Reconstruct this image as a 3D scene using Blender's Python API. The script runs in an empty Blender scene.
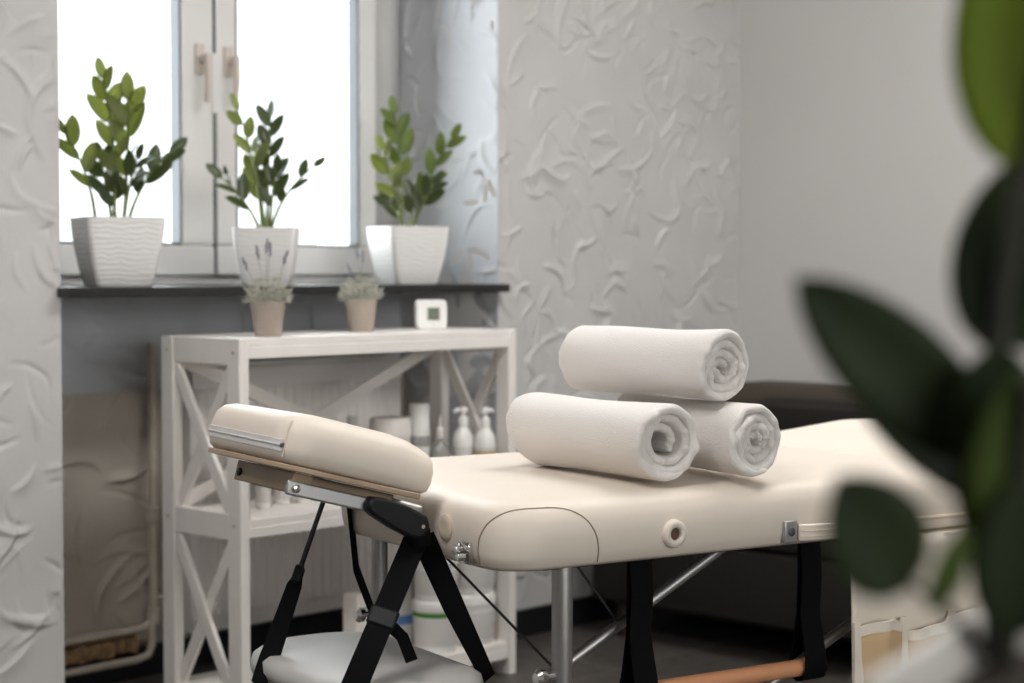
import bpy, math, random
import numpy as np
from mathutils import Vector, Matrix, Euler, Quaternion

random.seed(7)
PI = math.pi
sc = bpy.context.scene
COL = sc.collection
R = math.radians

# ------------------------------------------------------------------ camera frame
F = 1800.0                                   # focal length in pixels of a 1024 wide picture
CH = 1.045                                   # camera height
CA, SA = math.cos(R(43.2)), math.sin(R(43.2))  # forward direction in world X, Y
HORIZON = 270.0


def W(r, f, z):
    """right / forward distance from the camera -> world point"""
    return Vector((CA * f + SA * r, SA * f - CA * r, z))


def at(px, f, z=None, py=None):
    """point seen at picture column px, forward distance f (and height z or row py)"""
    r = (px - 512) / F * f
    if z is None:
        z = CH - (py - HORIZON) / F * f
    return W(r, f, z)


CR = Vector((SA, -CA, 0))                    # camera right in world
CF = Vector((CA, SA, 0))                     # camera forward in world
UP = Vector((0, 0, 1))

# ------------------------------------------------------------------ tags


def tag(o, label=None, cat=None, group=None, kind=None):
    if label:
        o['label'] = label
    if cat:
        o['category'] = cat
    if group:
        o['group'] = group
    if kind:
        o['kind'] = kind
    return o


def thing(name, label, cat, loc=(0, 0, 0), rz=0.0, group=None, kind=None, rot=None):
    o = bpy.data.objects.new(name, None)
    COL.objects.link(o)
    o.empty_display_size = 0.05
    o.location = loc
    o.rotation_euler = rot if rot else (0, 0, rz)
    return tag(o, label, cat, group, kind)


def copy_tree(o, parent=None):
    c = o.copy()
    COL.objects.link(c)
    c.parent = parent
    for ch in list(o.children):
        copy_tree(ch, c)
    return c

# ------------------------------------------------------------------ materials


def mat(name, color, rough=0.5, metal=0.0, spec=0.5, bump=None, var=None, coat=0.0, sheen=0.0, trans=0.0, sub=0.0):
    """bump = (scale, strength, distance[, detail]); var = (scale, amount) slight colour variation"""
    m = bpy.data.materials.new(name)
    m.use_nodes = True
    nt = m.node_tree
    b = nt.nodes['Principled BSDF']
    b.inputs['Base Color'].default_value = (*color, 1)
    b.inputs['Roughness'].default_value = rough
    b.inputs['Metallic'].default_value = metal
    b.inputs['Specular IOR Level'].default_value = spec
    if coat:
        b.inputs['Coat Weight'].default_value = coat
        b.inputs['Coat Roughness'].default_value = 0.15
    if sheen:
        b.inputs['Sheen Weight'].default_value = sheen
        b.inputs['Sheen Roughness'].default_value = 0.5
    if trans:
        b.inputs['Transmission Weight'].default_value = trans
    if sub:
        b.inputs['Subsurface Weight'].default_value = sub
        b.inputs['Subsurface Radius'].default_value = (0.02, 0.02, 0.02)
    tc = nt.nodes.new('ShaderNodeTexCoord')
    if bump:
        n = nt.nodes.new('ShaderNodeTexNoise')
        n.inputs['Scale'].default_value = bump[0]
        n.inputs['Detail'].default_value = bump[3] if len(bump) > 3 else 3
        nt.links.new(tc.outputs['Object'], n.inputs['Vector'])
        bp = nt.nodes.new('ShaderNodeBump')
        bp.inputs['Strength'].default_value = bump[1]
        bp.inputs['Distance'].default_value = bump[2]
        nt.links.new(n.outputs['Fac'], bp.inputs['Height'])
        nt.links.new(bp.outputs['Normal'], b.inputs['Normal'])
    if var:
        n2 = nt.nodes.new('ShaderNodeTexNoise')
        n2.inputs['Scale'].default_value = var[0]
        n2.inputs['Detail'].default_value = 4
        nt.links.new(tc.outputs['Object'], n2.inputs['Vector'])
        mr = nt.nodes.new('ShaderNodeMapRange')
        mr.inputs['From Min'].default_value = 0.3
        mr.inputs['From Max'].default_value = 0.7
        mr.inputs['To Min'].default_value = 1 - var[1]
        mr.inputs['To Max'].default_value = 1 + var[1]
        nt.links.new(n2.outputs['Fac'], mr.inputs['Value'])
        mx = nt.nodes.new('ShaderNodeVectorMath')
        mx.operation = 'SCALE'
        mx.inputs[0].default_value = color
        nt.links.new(mr.outputs['Result'], mx.inputs['Scale'])
        nt.links.new(mx.outputs['Vector'], b.inputs['Base Color'])
    return m


M_PLASTER = mat('grey_plaster', (0.56, 0.55, 0.54), 0.75, bump=(60, 0.25, 0.002), var=(5, 0.04))
M_PLASTERB = mat('skylight_tinted_plaster', (0.52, 0.535, 0.56), 0.7, bump=(60, 0.25, 0.002), var=(5, 0.05))  # blue cast of the window skylight is painted into this plaster colour
M_PLASTERD = mat('beige_toned_plaster', (0.46, 0.415, 0.36), 0.8, bump=(50, 0.3, 0.002), var=(4, 0.08))  # beige tone for the lower part of the niche wall
M_PAINT = mat('smooth_wall_paint', (0.615, 0.60, 0.58), 0.8, bump=(120, 0.1, 0.001), var=(2, 0.02))
M_CEIL = mat('ceiling_paint', (0.78, 0.77, 0.75), 0.9, bump=(80, 0.1, 0.001))
M_BASE = mat('black_baseboard', (0.012, 0.012, 0.014), 0.35)
M_SILL = mat('black_sill', (0.012, 0.012, 0.012), 0.45, bump=(150, 0.1, 0.0006))
M_PVC = mat('white_pvc', (0.83, 0.815, 0.80), 0.35)
M_GASKET = mat('grey_gasket', (0.10, 0.12, 0.13), 0.5)
M_HANDLE = mat('cream_handle', (0.66, 0.58, 0.52), 0.35)
M_SHELF = mat('white_painted_wood', (0.83, 0.795, 0.76), 0.45, bump=(25, 0.15, 0.0015), var=(9, 0.03))
M_SCREW = mat('screw_plug', (0.28, 0.25, 0.22), 0.6)
M_RAD = mat('radiator_enamel', (0.80, 0.76, 0.73), 0.4)
M_PIPE = mat('pipe_paint', (0.46, 0.41, 0.34), 0.5, var=(30, 0.12))
M_RUST = mat('rust', (0.22, 0.13, 0.06), 0.8, bump=(90, 0.5, 0.002), var=(40, 0.45))
M_POT = mat('white_ceramic', (0.60, 0.575, 0.54), 0.5)
M_SOIL = mat('soil', (0.03, 0.022, 0.015), 0.95, bump=(120, 1.0, 0.006))
M_CLAY = mat('beige_clay', (0.40, 0.335, 0.285), 0.85, bump=(150, 0.3, 0.001), var=(25, 0.06))
M_LAVG = mat('lavender_leaf', (0.50, 0.50, 0.42), 0.8)
M_LAVP = mat('lavender_bloom', (0.24, 0.24, 0.28), 0.8)
M_WHITEP = mat('white_plastic', (0.80, 0.79, 0.77), 0.3)
M_OFFW = mat('offwhite_plastic', (0.72, 0.68, 0.64), 0.4)
M_LCD = mat('lcd_screen', (0.13, 0.15, 0.11), 0.2)
M_LCDINK = mat('lcd_digit', (0.02, 0.025, 0.02), 0.5)
M_GREYL = mat('grey_label', (0.30, 0.29, 0.285), 0.5)
M_PALEL = mat('pale_print', (0.62, 0.60, 0.58), 0.5)
M_AMBER = mat('amber_fluid', (0.50, 0.34, 0.17), 0.3)
M_CLEAR = mat('clear_plastic', (0.75, 0.74, 0.72), 0.12, trans=0.75)
M_GREEN = mat('green_print', (0.05, 0.22, 0.035), 0.5)
M_BLUE = mat('blue_print', (0.12, 0.28, 0.62), 0.5)
M_DARKP = mat('dark_print', (0.06, 0.06, 0.08), 0.5)
M_VINYL = mat('cream_vinyl', (0.71, 0.635, 0.555), 0.5, spec=0.3, bump=(220, 0.08, 0.0006, 4), var=(3, 0.015))
M_VINYLSEAM = mat('vinyl_stitch', (0.20, 0.145, 0.10), 0.7)
M_PIPING = mat('cream_piping', (0.66, 0.56, 0.45), 0.5)
M_ZIP = mat('zip_tape', (0.80, 0.79, 0.80), 0.55, bump=(900, 0.4, 0.0008))
M_ALU = mat('brushed_aluminium', (0.46, 0.455, 0.45), 0.42, metal=0.9, bump=(300, 0.05, 0.0004))
M_CHROME = mat('chrome', (0.75, 0.74, 0.73), 0.15, metal=1.0)
M_PLY = mat('plywood', (0.36, 0.26, 0.18), 0.5, bump=(70, 0.15, 0.0008), var=(14, 0.12))
M_BLOCK = mat('stained_wood_block', (0.23, 0.16, 0.095), 0.45, var=(14, 0.15))
M_ROD = mat('orange_beech', (0.62, 0.29, 0.15), 0.4, var=(20, 0.06))
M_WEB = mat('black_webbing', (0.003, 0.003, 0.0035), 0.8, spec=0.1, bump=(700, 0.4, 0.0006))
M_BLACKP = mat('black_plastic', (0.005, 0.005, 0.006), 0.5, spec=0.25)
M_WIRE = mat('steel_cable', (0.05, 0.048, 0.045), 0.4, metal=0.6)
M_GREYPAD = mat('grey_vinyl', (0.46, 0.445, 0.43), 0.45, bump=(200, 0.08, 0.0006))
M_CANVAS = mat('cream_canvas', (0.74, 0.67, 0.58), 0.8, bump=(500, 0.25, 0.0007))
M_TAN = mat('tan_pocket_cloth', (0.55, 0.385, 0.22), 0.8, bump=(500, 0.25, 0.0007))
M_SOFA = mat('brown_leather', (0.062, 0.050, 0.036), 0.55, spec=0.35, bump=(40, 0.15, 0.003), var=(6, 0.1))
M_SOFAD = mat('darker_sofa_brown', (0.014, 0.012, 0.010), 0.6, spec=0.25, bump=(40, 0.15, 0.003))  # near-black tone for the sofa parts other than backrest and feet
M_SOFAFOOT = mat('dark_wood', (0.02, 0.014, 0.01), 0.4)
M_TERRY = mat('white_terry', (0.78, 0.745, 0.715), 0.95, spec=0.1, sheen=0.25, bump=(480, 0.7, 0.003, 2))
M_STEM = mat('plant_stem', (0.16, 0.20, 0.06), 0.5)
M_STEMD = mat('dark_plant_stem', (0.018, 0.018, 0.010), 0.7)
M_TWIG = mat('grey_twig', (0.30, 0.30, 0.27), 0.8)
M_STOOL = mat('stained_beech', (0.30, 0.19, 0.10), 0.5, var=(12, 0.1))


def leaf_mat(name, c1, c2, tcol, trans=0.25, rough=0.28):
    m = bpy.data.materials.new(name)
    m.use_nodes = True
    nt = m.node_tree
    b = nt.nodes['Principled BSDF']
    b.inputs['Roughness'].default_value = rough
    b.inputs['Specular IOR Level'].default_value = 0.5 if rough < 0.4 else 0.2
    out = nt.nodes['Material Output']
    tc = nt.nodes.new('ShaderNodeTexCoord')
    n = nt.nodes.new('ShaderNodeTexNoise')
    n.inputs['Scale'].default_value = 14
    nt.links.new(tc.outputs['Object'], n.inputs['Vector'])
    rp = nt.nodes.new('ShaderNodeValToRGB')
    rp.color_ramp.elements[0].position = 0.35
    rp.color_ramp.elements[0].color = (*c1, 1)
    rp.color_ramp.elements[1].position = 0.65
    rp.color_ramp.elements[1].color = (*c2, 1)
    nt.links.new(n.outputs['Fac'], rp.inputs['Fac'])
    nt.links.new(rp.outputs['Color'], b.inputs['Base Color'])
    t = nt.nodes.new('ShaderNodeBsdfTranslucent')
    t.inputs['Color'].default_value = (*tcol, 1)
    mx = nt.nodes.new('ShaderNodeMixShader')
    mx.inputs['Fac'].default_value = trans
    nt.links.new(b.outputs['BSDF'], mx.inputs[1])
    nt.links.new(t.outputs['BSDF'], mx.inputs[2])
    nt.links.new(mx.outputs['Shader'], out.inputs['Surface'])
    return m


M_LEAF = leaf_mat('glossy_leaf', (0.12, 0.145, 0.045), (0.20, 0.23, 0.075), (0.42, 0.46, 0.16), 0.48)
M_LEAFD = leaf_mat('dark_glossy_leaf', (0.045, 0.065, 0.018), (0.075, 0.10, 0.03), (0.16, 0.22, 0.05), 0.25)
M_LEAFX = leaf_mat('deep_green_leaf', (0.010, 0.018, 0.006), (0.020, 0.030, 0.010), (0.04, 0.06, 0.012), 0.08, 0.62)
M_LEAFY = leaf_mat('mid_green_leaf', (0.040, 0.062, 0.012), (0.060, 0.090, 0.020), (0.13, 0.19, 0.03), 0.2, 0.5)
M_LEAFZ = leaf_mat('light_painted_leaf', (0.13, 0.18, 0.022), (0.18, 0.24, 0.035), (0.34, 0.42, 0.05), 0.4, 0.5)  # brighter leaf copy with light shining through painted into the green
M_LEAFB = leaf_mat('young_glossy_leaf', (0.11, 0.15, 0.03), (0.17, 0.22, 0.05), (0.26, 0.33, 0.06), 0.35)


def pot_material():
    """white ceramic with carved wavy horizontal ripples"""
    m = mat('rippled_white_ceramic', (0.80, 0.785, 0.77), 0.45)
    nt = m.node_tree
    b = nt.nodes['Principled BSDF']
    tc = nt.nodes.new('ShaderNodeTexCoord')
    mp = nt.nodes.new('ShaderNodeMapping')
    mp.inputs['Scale'].default_value = (1, 1, 1)
    nt.links.new(tc.outputs['Object'], mp.inputs['Vector'])
    wv = nt.nodes.new('ShaderNodeTexWave')
    wv.bands_direction = 'Z'
    wv.inputs['Scale'].default_value = 26
    wv.inputs['Distortion'].default_value = 5
    wv.inputs['Detail'].default_value = 1
    wv.inputs['Detail Scale'].default_value = 1.2
    nt.links.new(mp.outputs['Vector'], wv.inputs['Vector'])
    bp = nt.nodes.new('ShaderNodeBump')
    bp.inputs['Strength'].default_value = 0.4
    bp.inputs['Distance'].default_value = 0.002
    nt.links.new(wv.outputs['Fac'], bp.inputs['Height'])
    nt.links.new(bp.outputs['Normal'], b.inputs['Normal'])
    return m


M_POTR = pot_material()


def floor_material():
    m = mat('dark_floor_tile', (0.034, 0.030, 0.027), 0.42)
    nt = m.node_tree
    b = nt.nodes['Principled BSDF']
    tc = nt.nodes.new('ShaderNodeTexCoord')
    br = nt.nodes.new('ShaderNodeTexBrick')
    br.offset = 0.0
    br.inputs['Color1'].default_value = (0.075, 0.065, 0.057, 1)
    br.inputs['Color2'].default_value = (0.066, 0.058, 0.052, 1)
    br.inputs['Mortar'].default_value = (0.15, 0.14, 0.13, 1)
    br.inputs['Scale'].default_value = 1
    br.inputs['Mortar Size'].default_value = 0.004
    br.inputs['Brick Width'].default_value = 0.6
    br.inputs['Row Height'].default_value = 0.6
    nt.links.new(tc.outputs['Object'], br.inputs['Vector'])
    nt.links.new(br.outputs['Color'], b.inputs['Base Color'])
    n = nt.nodes.new('ShaderNodeTexNoise')
    n.inputs['Scale'].default_value = 25
    nt.links.new(tc.outputs['Object'], n.inputs['Vector'])
    mr = nt.nodes.new('ShaderNodeMapRange')
    mr.inputs['To Min'].default_value = 0.3
    mr.inputs['To Max'].default_value = 0.55
    nt.links.new(n.outputs['Fac'], mr.inputs['Value'])
    nt.links.new(mr.outputs['Result'], b.inputs['Roughness'])
    return m


M_FLOOR = floor_material()


def glass_material():
    m = bpy.data.materials.new('window_glass')
    m.use_nodes = True
    nt = m.node_tree
    nt.nodes.remove(nt.nodes['Principled BSDF'])
    t = nt.nodes.new('ShaderNodeBsdfTransparent')
    t.inputs['Color'].default_value = (0.97, 0.98, 0.98, 1)
    g = nt.nodes.new('ShaderNodeBsdfGlossy')
    g.inputs['Roughness'].default_value = 0.02
    fr = nt.nodes.new('ShaderNodeFresnel')
    fr.inputs['IOR'].default_value = 1.3
    mx = nt.nodes.new('ShaderNodeMixShader')
    nt.links.new(fr.outputs['Fac'], mx.inputs['Fac'])
    nt.links.new(t.outputs['BSDF'], mx.inputs[1])
    nt.links.new(g.outputs['BSDF'], mx.inputs[2])
    nt.links.new(mx.outputs['Shader'], nt.nodes['Material Output'].inputs['Surface'])
    return m


M_GLASS = glass_material()

# ------------------------------------------------------------------ mesh builder


class MB:
    def __init__(self):
        self.v = []
        self.f = []
        self.mi = []
        self.cur = 0

    def add(self, verts, faces):
        o = len(self.v)
        self.v.extend([tuple(p) for p in verts])
        for f in faces:
            self.f.append(tuple(i + o for i in f))
            self.mi.append(self.cur)
        return self

    def box(self, x0, x1, y0, y1, z0, z1, m=None):
        vs = [Vector((x, y, z)) for z in (z0, z1) for y in (y0, y1) for x in (x0, x1)]
        if m is not None:
            vs = [m @ p for p in vs]
        fs = [(0, 2, 3, 1), (4, 5, 7, 6), (0, 1, 5, 4), (2, 6, 7, 3), (0, 4, 6, 2), (1, 3, 7, 5)]
        if m is not None and m.determinant() < 0:
            fs = [tuple(reversed(f)) for f in fs]
        return self.add(vs, fs)

    def bar(self, a, b, wdir, width, thick):
        """rectangular bar from a to b; width measured along wdir, thick across"""
        a, b = Vector(a), Vector(b)
        d = (b - a).normalized()
        w = Vector(wdir)
        w = (w - d * w.dot(d)).normalized()
        t = d.cross(w)
        vs = []
        for p in (a, b):
            for sw, st in ((-1, -1), (1, -1), (1, 1), (-1, 1)):
                vs.append(p + w * (sw * width / 2) + t * (st * thick / 2))
        return self.add(vs, [(3, 2, 1, 0), (4, 5, 6, 7), (0, 1, 5, 4), (1, 2, 6, 5), (2, 3, 7, 6), (3, 0, 4, 7)])

    def tube(self, pts, rad, seg=10, caps=True, squash=None):
        pts = [Vector(p) for p in pts]
        n = len(pts)
        rads = rad if isinstance(rad, (list, tuple)) else [rad] * n
        d0 = (pts[1] - pts[0]).normalized()
        ref = Vector((0, 0, 1)) if abs(d0.z) < 0.9 else Vector((1, 0, 0))
        nrm = (ref - d0 * ref.dot(d0)).normalized()
        vs, fs = [], []
        for i, p in enumerate(pts):
            d = (pts[min(i + 1, n - 1)] - pts[max(i - 1, 0)]).normalized()
            nrm = (nrm - d * nrm.dot(d)).normalized()
            bi = d.cross(nrm)
            for k in range(seg):
                a = 2 * PI * k / seg
                vs.append(p + (nrm * math.cos(a) + bi * math.sin(a)) * rads[i])
        for i in range(n - 1):
            for k in range(seg):
                k2 = (k + 1) % seg
                fs.append((i * seg + k, i * seg + k2, (i + 1) * seg + k2, (i + 1) * seg + k))
        if caps:
            fs.append(tuple(range(seg - 1, -1, -1)))
            fs.append(tuple((n - 1) * seg + k for k in range(seg)))
        return self.add(vs, fs)

    def ribbon(self, pts, wdirs, width, thick):
        """flat band with thickness along a path; wdirs = one direction or one per point; width may vary"""
        pts = [Vector(p) for p in pts]
        n = len(pts)
        ws = width if isinstance(width, (list, tuple)) else [width] * n
        vs, fs = [], []
        for i, p in enumerate(pts):
            d = (pts[min(i + 1, n - 1)] - pts[max(i - 1, 0)]).normalized()
            w = Vector(wdirs[i] if isinstance(wdirs, list) else wdirs)
            w = (w - d * w.dot(d)).normalized()
            t = d.cross(w)
            for sw, st in ((-1, -1), (1, -1), (1, 1), (-1, 1)):
                vs.append(p + w * (sw * ws[i] / 2) + t * (st * thick / 2))
        for i in range(n - 1):
            for k in range(4):
                k2 = (k + 1) % 4
                fs.append((i * 4 + k, i * 4 + k2, (i + 1) * 4 + k2, (i + 1) * 4 + k))
        fs.append((3, 2, 1, 0))
        fs.append(tuple((n - 1) * 4 + k for k in range(4)))
        return self.add(vs, fs)

    def lathe(self, prof, seg=24, c=(0, 0, 0), m=None):
        """prof = [(radius, z), ...]"""
        vs, fs = [], []
        for (r, z) in prof:
            for k in range(seg):
                a = 2 * PI * k / seg
                p = Vector((c[0] + r * math.cos(a), c[1] + r * math.sin(a), c[2] + z))
                vs.append(m @ p if m is not None else p)
        n = len(prof)
        for i in range(n - 1):
            for k in range(seg):
                k2 = (k + 1) % seg
                fs.append((i * seg + k, i * seg + k2, (i + 1) * seg + k2, (i + 1) * seg + k))
        fs.append(tuple(range(seg - 1, -1, -1)))
        fs.append(tuple((n - 1) * seg + k for k in range(seg)))
        if m is not None and m.determinant() < 0:
            fs = [tuple(reversed(f)) for f in fs]
        return self.add(vs, fs)

    def loops(self, rings, cap0=True, cap1=True):
        n = len(rings[0])
        vs = [p for r in rings for p in r]
        fs = []
        for i in range(len(rings) - 1):
            for k in range(n):
                k2 = (k + 1) % n
                fs.append((i * n + k, i * n + k2, (i + 1) * n + k2, (i + 1) * n + k))
        if cap0:
            fs.append(tuple(range(n - 1, -1, -1)))
        if cap1:
            fs.append(tuple((len(rings) - 1) * n + k for k in range(n)))
        return self.add(vs, fs)

    def build(self, name, mats, parent=None, smooth=40, bevel=0.0, bseg=2, sub=0, solid=0.0, rot=None, loc=None):
        me = bpy.data.meshes.new(name)
        me.from_pydata(self.v, [], self.f)
        if not isinstance(mats, (list, tuple)):
            mats = [mats]
        for m in mats:
            me.materials.append(m)
        if len(mats) > 1:
            me.polygons.foreach_set('material_index', self.mi)
        me.update()
        me.validate()
        if smooth:
            me.polygons.foreach_set('use_smooth', [True] * len(me.polygons))
            if smooth < 180:
                me.set_sharp_from_angle(angle=R(smooth))
        o = bpy.data.objects.new(name, me)
        COL.objects.link(o)
        if parent:
            o.parent = parent
        if loc:
            o.location = loc
        if rot:
            o.rotation_euler = rot
        if bevel:
            b = o.modifiers.new('bevel', 'BEVEL')
            b.width = bevel
            b.segments = bseg
            b.limit_method = 'ANGLE'
            b.angle_limit = R(35)
            b.harden_normals = False
        if solid:
            s = o.modifiers.new('solid', 'SOLIDIFY')
            s.thickness = solid
            s.offset = 0
        if sub:
            s = o.modifiers.new('sub', 'SUBSURF')
            s.levels = sub
            s.render_levels = sub
        return o


def rr_loop(x0, x1, y0, y1, rads, d=0.0, nc=8, ne=6):
    """rounded rectangle loop, ccw, inset by d. rads = radii of corners (x0y0, x1y0, x1y1, x0y1)"""
    if not isinstance(rads, (list, tuple)):
        rads = [rads] * 4
    x0, x1, y0, y1 = x0 + d, x1 - d, y0 + d, y1 - d
    rmax = max(1e-4, min(x1 - x0, y1 - y0) / 2 - 1e-5)
    rs = [min(max(r - d, 0.004), rmax) for r in rads]
    cs = [(x0 + rs[0], y0 + rs[0], PI), (x1 - rs[1], y0 + rs[1], 1.5 * PI), (x1 - rs[2], y1 - rs[2], 0), (x0 + rs[3], y1 - rs[3], 0.5 * PI)]
    arcs = []
    for (cx, cy, a0), r in zip(cs, rs):
        arcs.append([(cx + r * math.cos(a0 + 0.5 * PI * k / nc), cy + r * math.sin(a0 + 0.5 * PI * k / nc)) for k in range(nc + 1)])
    out = []
    for i in range(4):
        out.extend(arcs[i])
        a, b = arcs[i][-1], arcs[(i + 1) % 4][0]
        for k in range(1, ne):
            t = k / ne
            out.append((a[0] + (b[0] - a[0]) * t, a[1] + (b[1] - a[1]) * t))
    return out


def slab(mb, x0, x1, y0, y1, rads, prof, nc=8, ne=6, fn=None):
    """padded slab from a profile of (inset, z)"""
    rings = []
    for d, z in prof:
        lp = rr_loop(x0, x1, y0, y1, rads, d, nc, ne)
        rings.append([Vector((x, y, z + (fn(x, y) if fn else 0))) for x, y in lp])
    mb.loops(rings)
    return mb


# ------------------------------------------------------------------ plaster relief
def plaster_height(w, h, res, seed, density, amp, edge=0.012, big=1.0):
    rng = np.random.default_rng(seed)
    nx, nz = int(w / res) + 1, int(h / res) + 1
    xs = np.linspace(0, w, nx)
    zs = np.linspace(0, h, nz)
    H = np.zeros((nz, nx))
    # soft undulation
    for k in range(14):
        fx, fz = rng.uniform(-9, 9), rng.uniform(-9, 9)
        H += 0.00035 * np.sin(fx * xs[None, :] + fz * zs[:, None] + rng.uniform(0, 6.28))
    n = int(w * h * density)
    for k in range(n):
        cx, cz = rng.uniform(-0.05, w + 0.05), rng.uniform(-0.05, h + 0.05)
        Rr = rng.uniform(0.045, 0.20) * big
        a0 = rng.uniform(0, 2 * PI)
        span = min(2.4, rng.uniform(0.06, 0.19) * big / Rr)
        wd = rng.uniform(0.014, 0.042) * big
        am = amp * rng.uniform(0.35, 1.0)
        # arc centre so that the stroke middle falls on cx, cz
        ox, oz = cx - Rr * math.cos(a0), cz - Rr * math.sin(a0)
        ext = Rr * math.sin(min(span, 1.5)) + wd + 0.03
        i0, i1 = np.searchsorted(xs, cx - ext), np.searchsorted(xs, cx + ext)
        j0, j1 = np.searchsorted(zs, cz - ext), np.searchsorted(zs, cz + ext)
        if i1 - i0 < 2 or j1 - j0 < 2:
            continue
        X, Z = np.meshgrid(xs[i0:i1] - ox, zs[j0:j1] - oz)
        rr = np.hypot(X, Z)
        an = np.arctan2(Z, X) - a0
        an = (an + PI) % (2 * PI) - PI
        tt = np.clip(1 - (np.abs(an) / (span / 2)) ** 2, 0, 1)
        d = (rr - Rr) / wd
        if rng.random() < 0.5:
            d = -d
        wob = 0.12 * np.sin(an * rng.uniform(3, 7) + rng.uniform(0, 6))
        d = d + wob
        p = np.where(d <= 0, np.clip(1 + d, 0, 1) ** 2, np.clip(1 - d / (0.0085 / wd), 0, 1))
        if rng.random() < 0.3:
            p = -0.7 * np.clip(1 - np.abs(d) / (0.009 / wd), 0, 1)
        H[j0:j1, i0:i1] = H[j0:j1, i0:i1] * (1 - 0.5 * np.abs(p) * tt) + am * p * tt
    fx = np.clip(np.minimum(xs, w - xs) / edge, 0, 1)
    return H * fx[None, :], xs, zs


def relief(mb, origin, udir, ndir, w, h, res, seed, density, amp, big=1.0, vfun=None):
    """relief sheet spanned by udir and Z, raised along ndir (towards the room)"""
    H, xs, zs = plaster_height(w, h, res, seed, density, amp, big=big)
    o, u, n = np.array(origin), np.array(udir), np.array(ndir)
    P = o[None, None, :] + xs[None, :, None] * u[None, None, :] + H[:, :, None] * n[None, None, :]
    P[:, :, 2] += zs[:, None]
    nz, nx = H.shape
    idx = np.arange(nx * nz).reshape(nz, nx)
    a, b, c, d = idx[:-1, :-1].ravel(), idx[:-1, 1:].ravel(), idx[1:, 1:].ravel(), idx[1:, :-1].ravel()
    cr = np.cross(u, [0, 0, 1])
    fs = np.stack([a, b, c, d] if np.dot(cr, n) > 0 else [d, c, b, a], axis=1)
    off = len(mb.v)
    mb.v.extend(map(tuple, P.reshape(-1, 3).tolist()))
    mb.f.extend(map(tuple, (fs + off).tolist()))
    mb.mi.extend([mb.cur] * len(fs))


# ================================================================== ROOM
ZC = 2.75
YP = 3.474          # face of the piers
YN = 3.868          # back of the window niche
XN0, XN1 = 2.233, 3.641
XR, XL, YF = 4.779, -2.6, -3.6
WX0, WX1, WZ0, WZ1 = 2.365, 3.563, 1.006, 2.42   # window opening


def struct(name, mb, m, label, cat, **k):
    o = mb.build(name, m, **k)
    return tag(o, label, cat, None, 'structure')


b = MB(); b.box(XL - 0.2, XR + 0.2, YF - 0.2, 4.15, -0.12, 0.0)
struct('floor', b, M_FLOOR, 'dark brown tiled floor under the massage table', 'floor')
b = MB(); b.box(XL - 0.2, XR + 0.2, YF - 0.2, 4.15, ZC, ZC + 0.12)
struct('ceiling', b, M_CEIL, 'plain white ceiling of the treatment room', 'ceiling')

b = MB()
b.box(XL - 0.2, XN0, YP + 0.006, 4.15, 0, ZC)
b.box(XN1, XR + 0.2, YP + 0.006, 4.15, 0, ZC)
b.box(XN0, XN1, YP + 0.006, 4.15, WZ1, ZC)
b.box(XN0, WX0, YN, 4.15, WZ0 - 0.02, WZ1)
b.box(WX1, XN1, YN, 4.15, WZ0 - 0.02, WZ1)
relief(b, (XL, YP, 0), (1, 0, 0), (0, -1, 0), 4.2, ZC, 0.06, 3, 0, 0.002)
relief(b, (1.6, YP, 0), (1, 0, 0), (0, -1, 0), XN0 - 1.6, ZC, 0.0045, 11, 250, 0.0095)
relief(b, (XN1, YP, 0), (1, 0, 0), (0, -1, 0), XR - XN1, ZC, 0.0045, 23, 230, 0.0105)
struct('wall_back', b, M_PLASTER, 'grey trowelled plaster wall either side of the window niche', 'wall', smooth=180)

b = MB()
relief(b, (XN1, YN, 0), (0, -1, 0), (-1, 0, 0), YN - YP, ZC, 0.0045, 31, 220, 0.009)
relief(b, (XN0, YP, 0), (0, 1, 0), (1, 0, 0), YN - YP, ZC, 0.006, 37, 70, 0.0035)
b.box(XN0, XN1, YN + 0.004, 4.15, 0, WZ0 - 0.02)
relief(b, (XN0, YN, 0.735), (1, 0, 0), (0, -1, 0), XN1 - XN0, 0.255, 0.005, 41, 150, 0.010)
struct('wall_niche', b, M_PLASTERB, 'trowelled plaster lining the window niche, tinted blue for skylight', 'wall', smooth=180)
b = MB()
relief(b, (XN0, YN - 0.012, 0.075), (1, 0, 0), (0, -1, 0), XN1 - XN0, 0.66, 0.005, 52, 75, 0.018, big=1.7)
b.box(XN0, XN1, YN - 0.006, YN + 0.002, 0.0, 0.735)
struct('wall_recess', b, M_PLASTERD, 'rough plaster on the lower wall behind the radiator, toned beige', 'wall', smooth=180)

b = MB(); b.box(XR, XR + 0.2, YF - 0.2, YP + 0.006, 0, ZC)
struct('wall_right', b, M_PAINT, 'smooth pale grey wall behind the brown sofa', 'wall')
b = MB(); b.box(XL - 0.2, XL, YF - 0.2, 4.15, 0, ZC)
struct('wall_left', b, M_PAINT, 'smooth pale wall at the far left of the room', 'wall')
b = MB()   # wall behind the camera with a wide window
b.box(XL, -1.2, YF - 0.2, YF, 0, ZC)
b.box(2.6, XR, YF - 0.2, YF, 0, ZC)
b.box(-1.2, 2.6, YF - 0.2, YF, 0, 0.85)
b.box(-1.2, 2.6, YF - 0.2, YF, 2.5, ZC)
struct('wall_front', b, M_PAINT, 'smooth pale wall with a wide window facing the massage table', 'wall')

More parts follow.
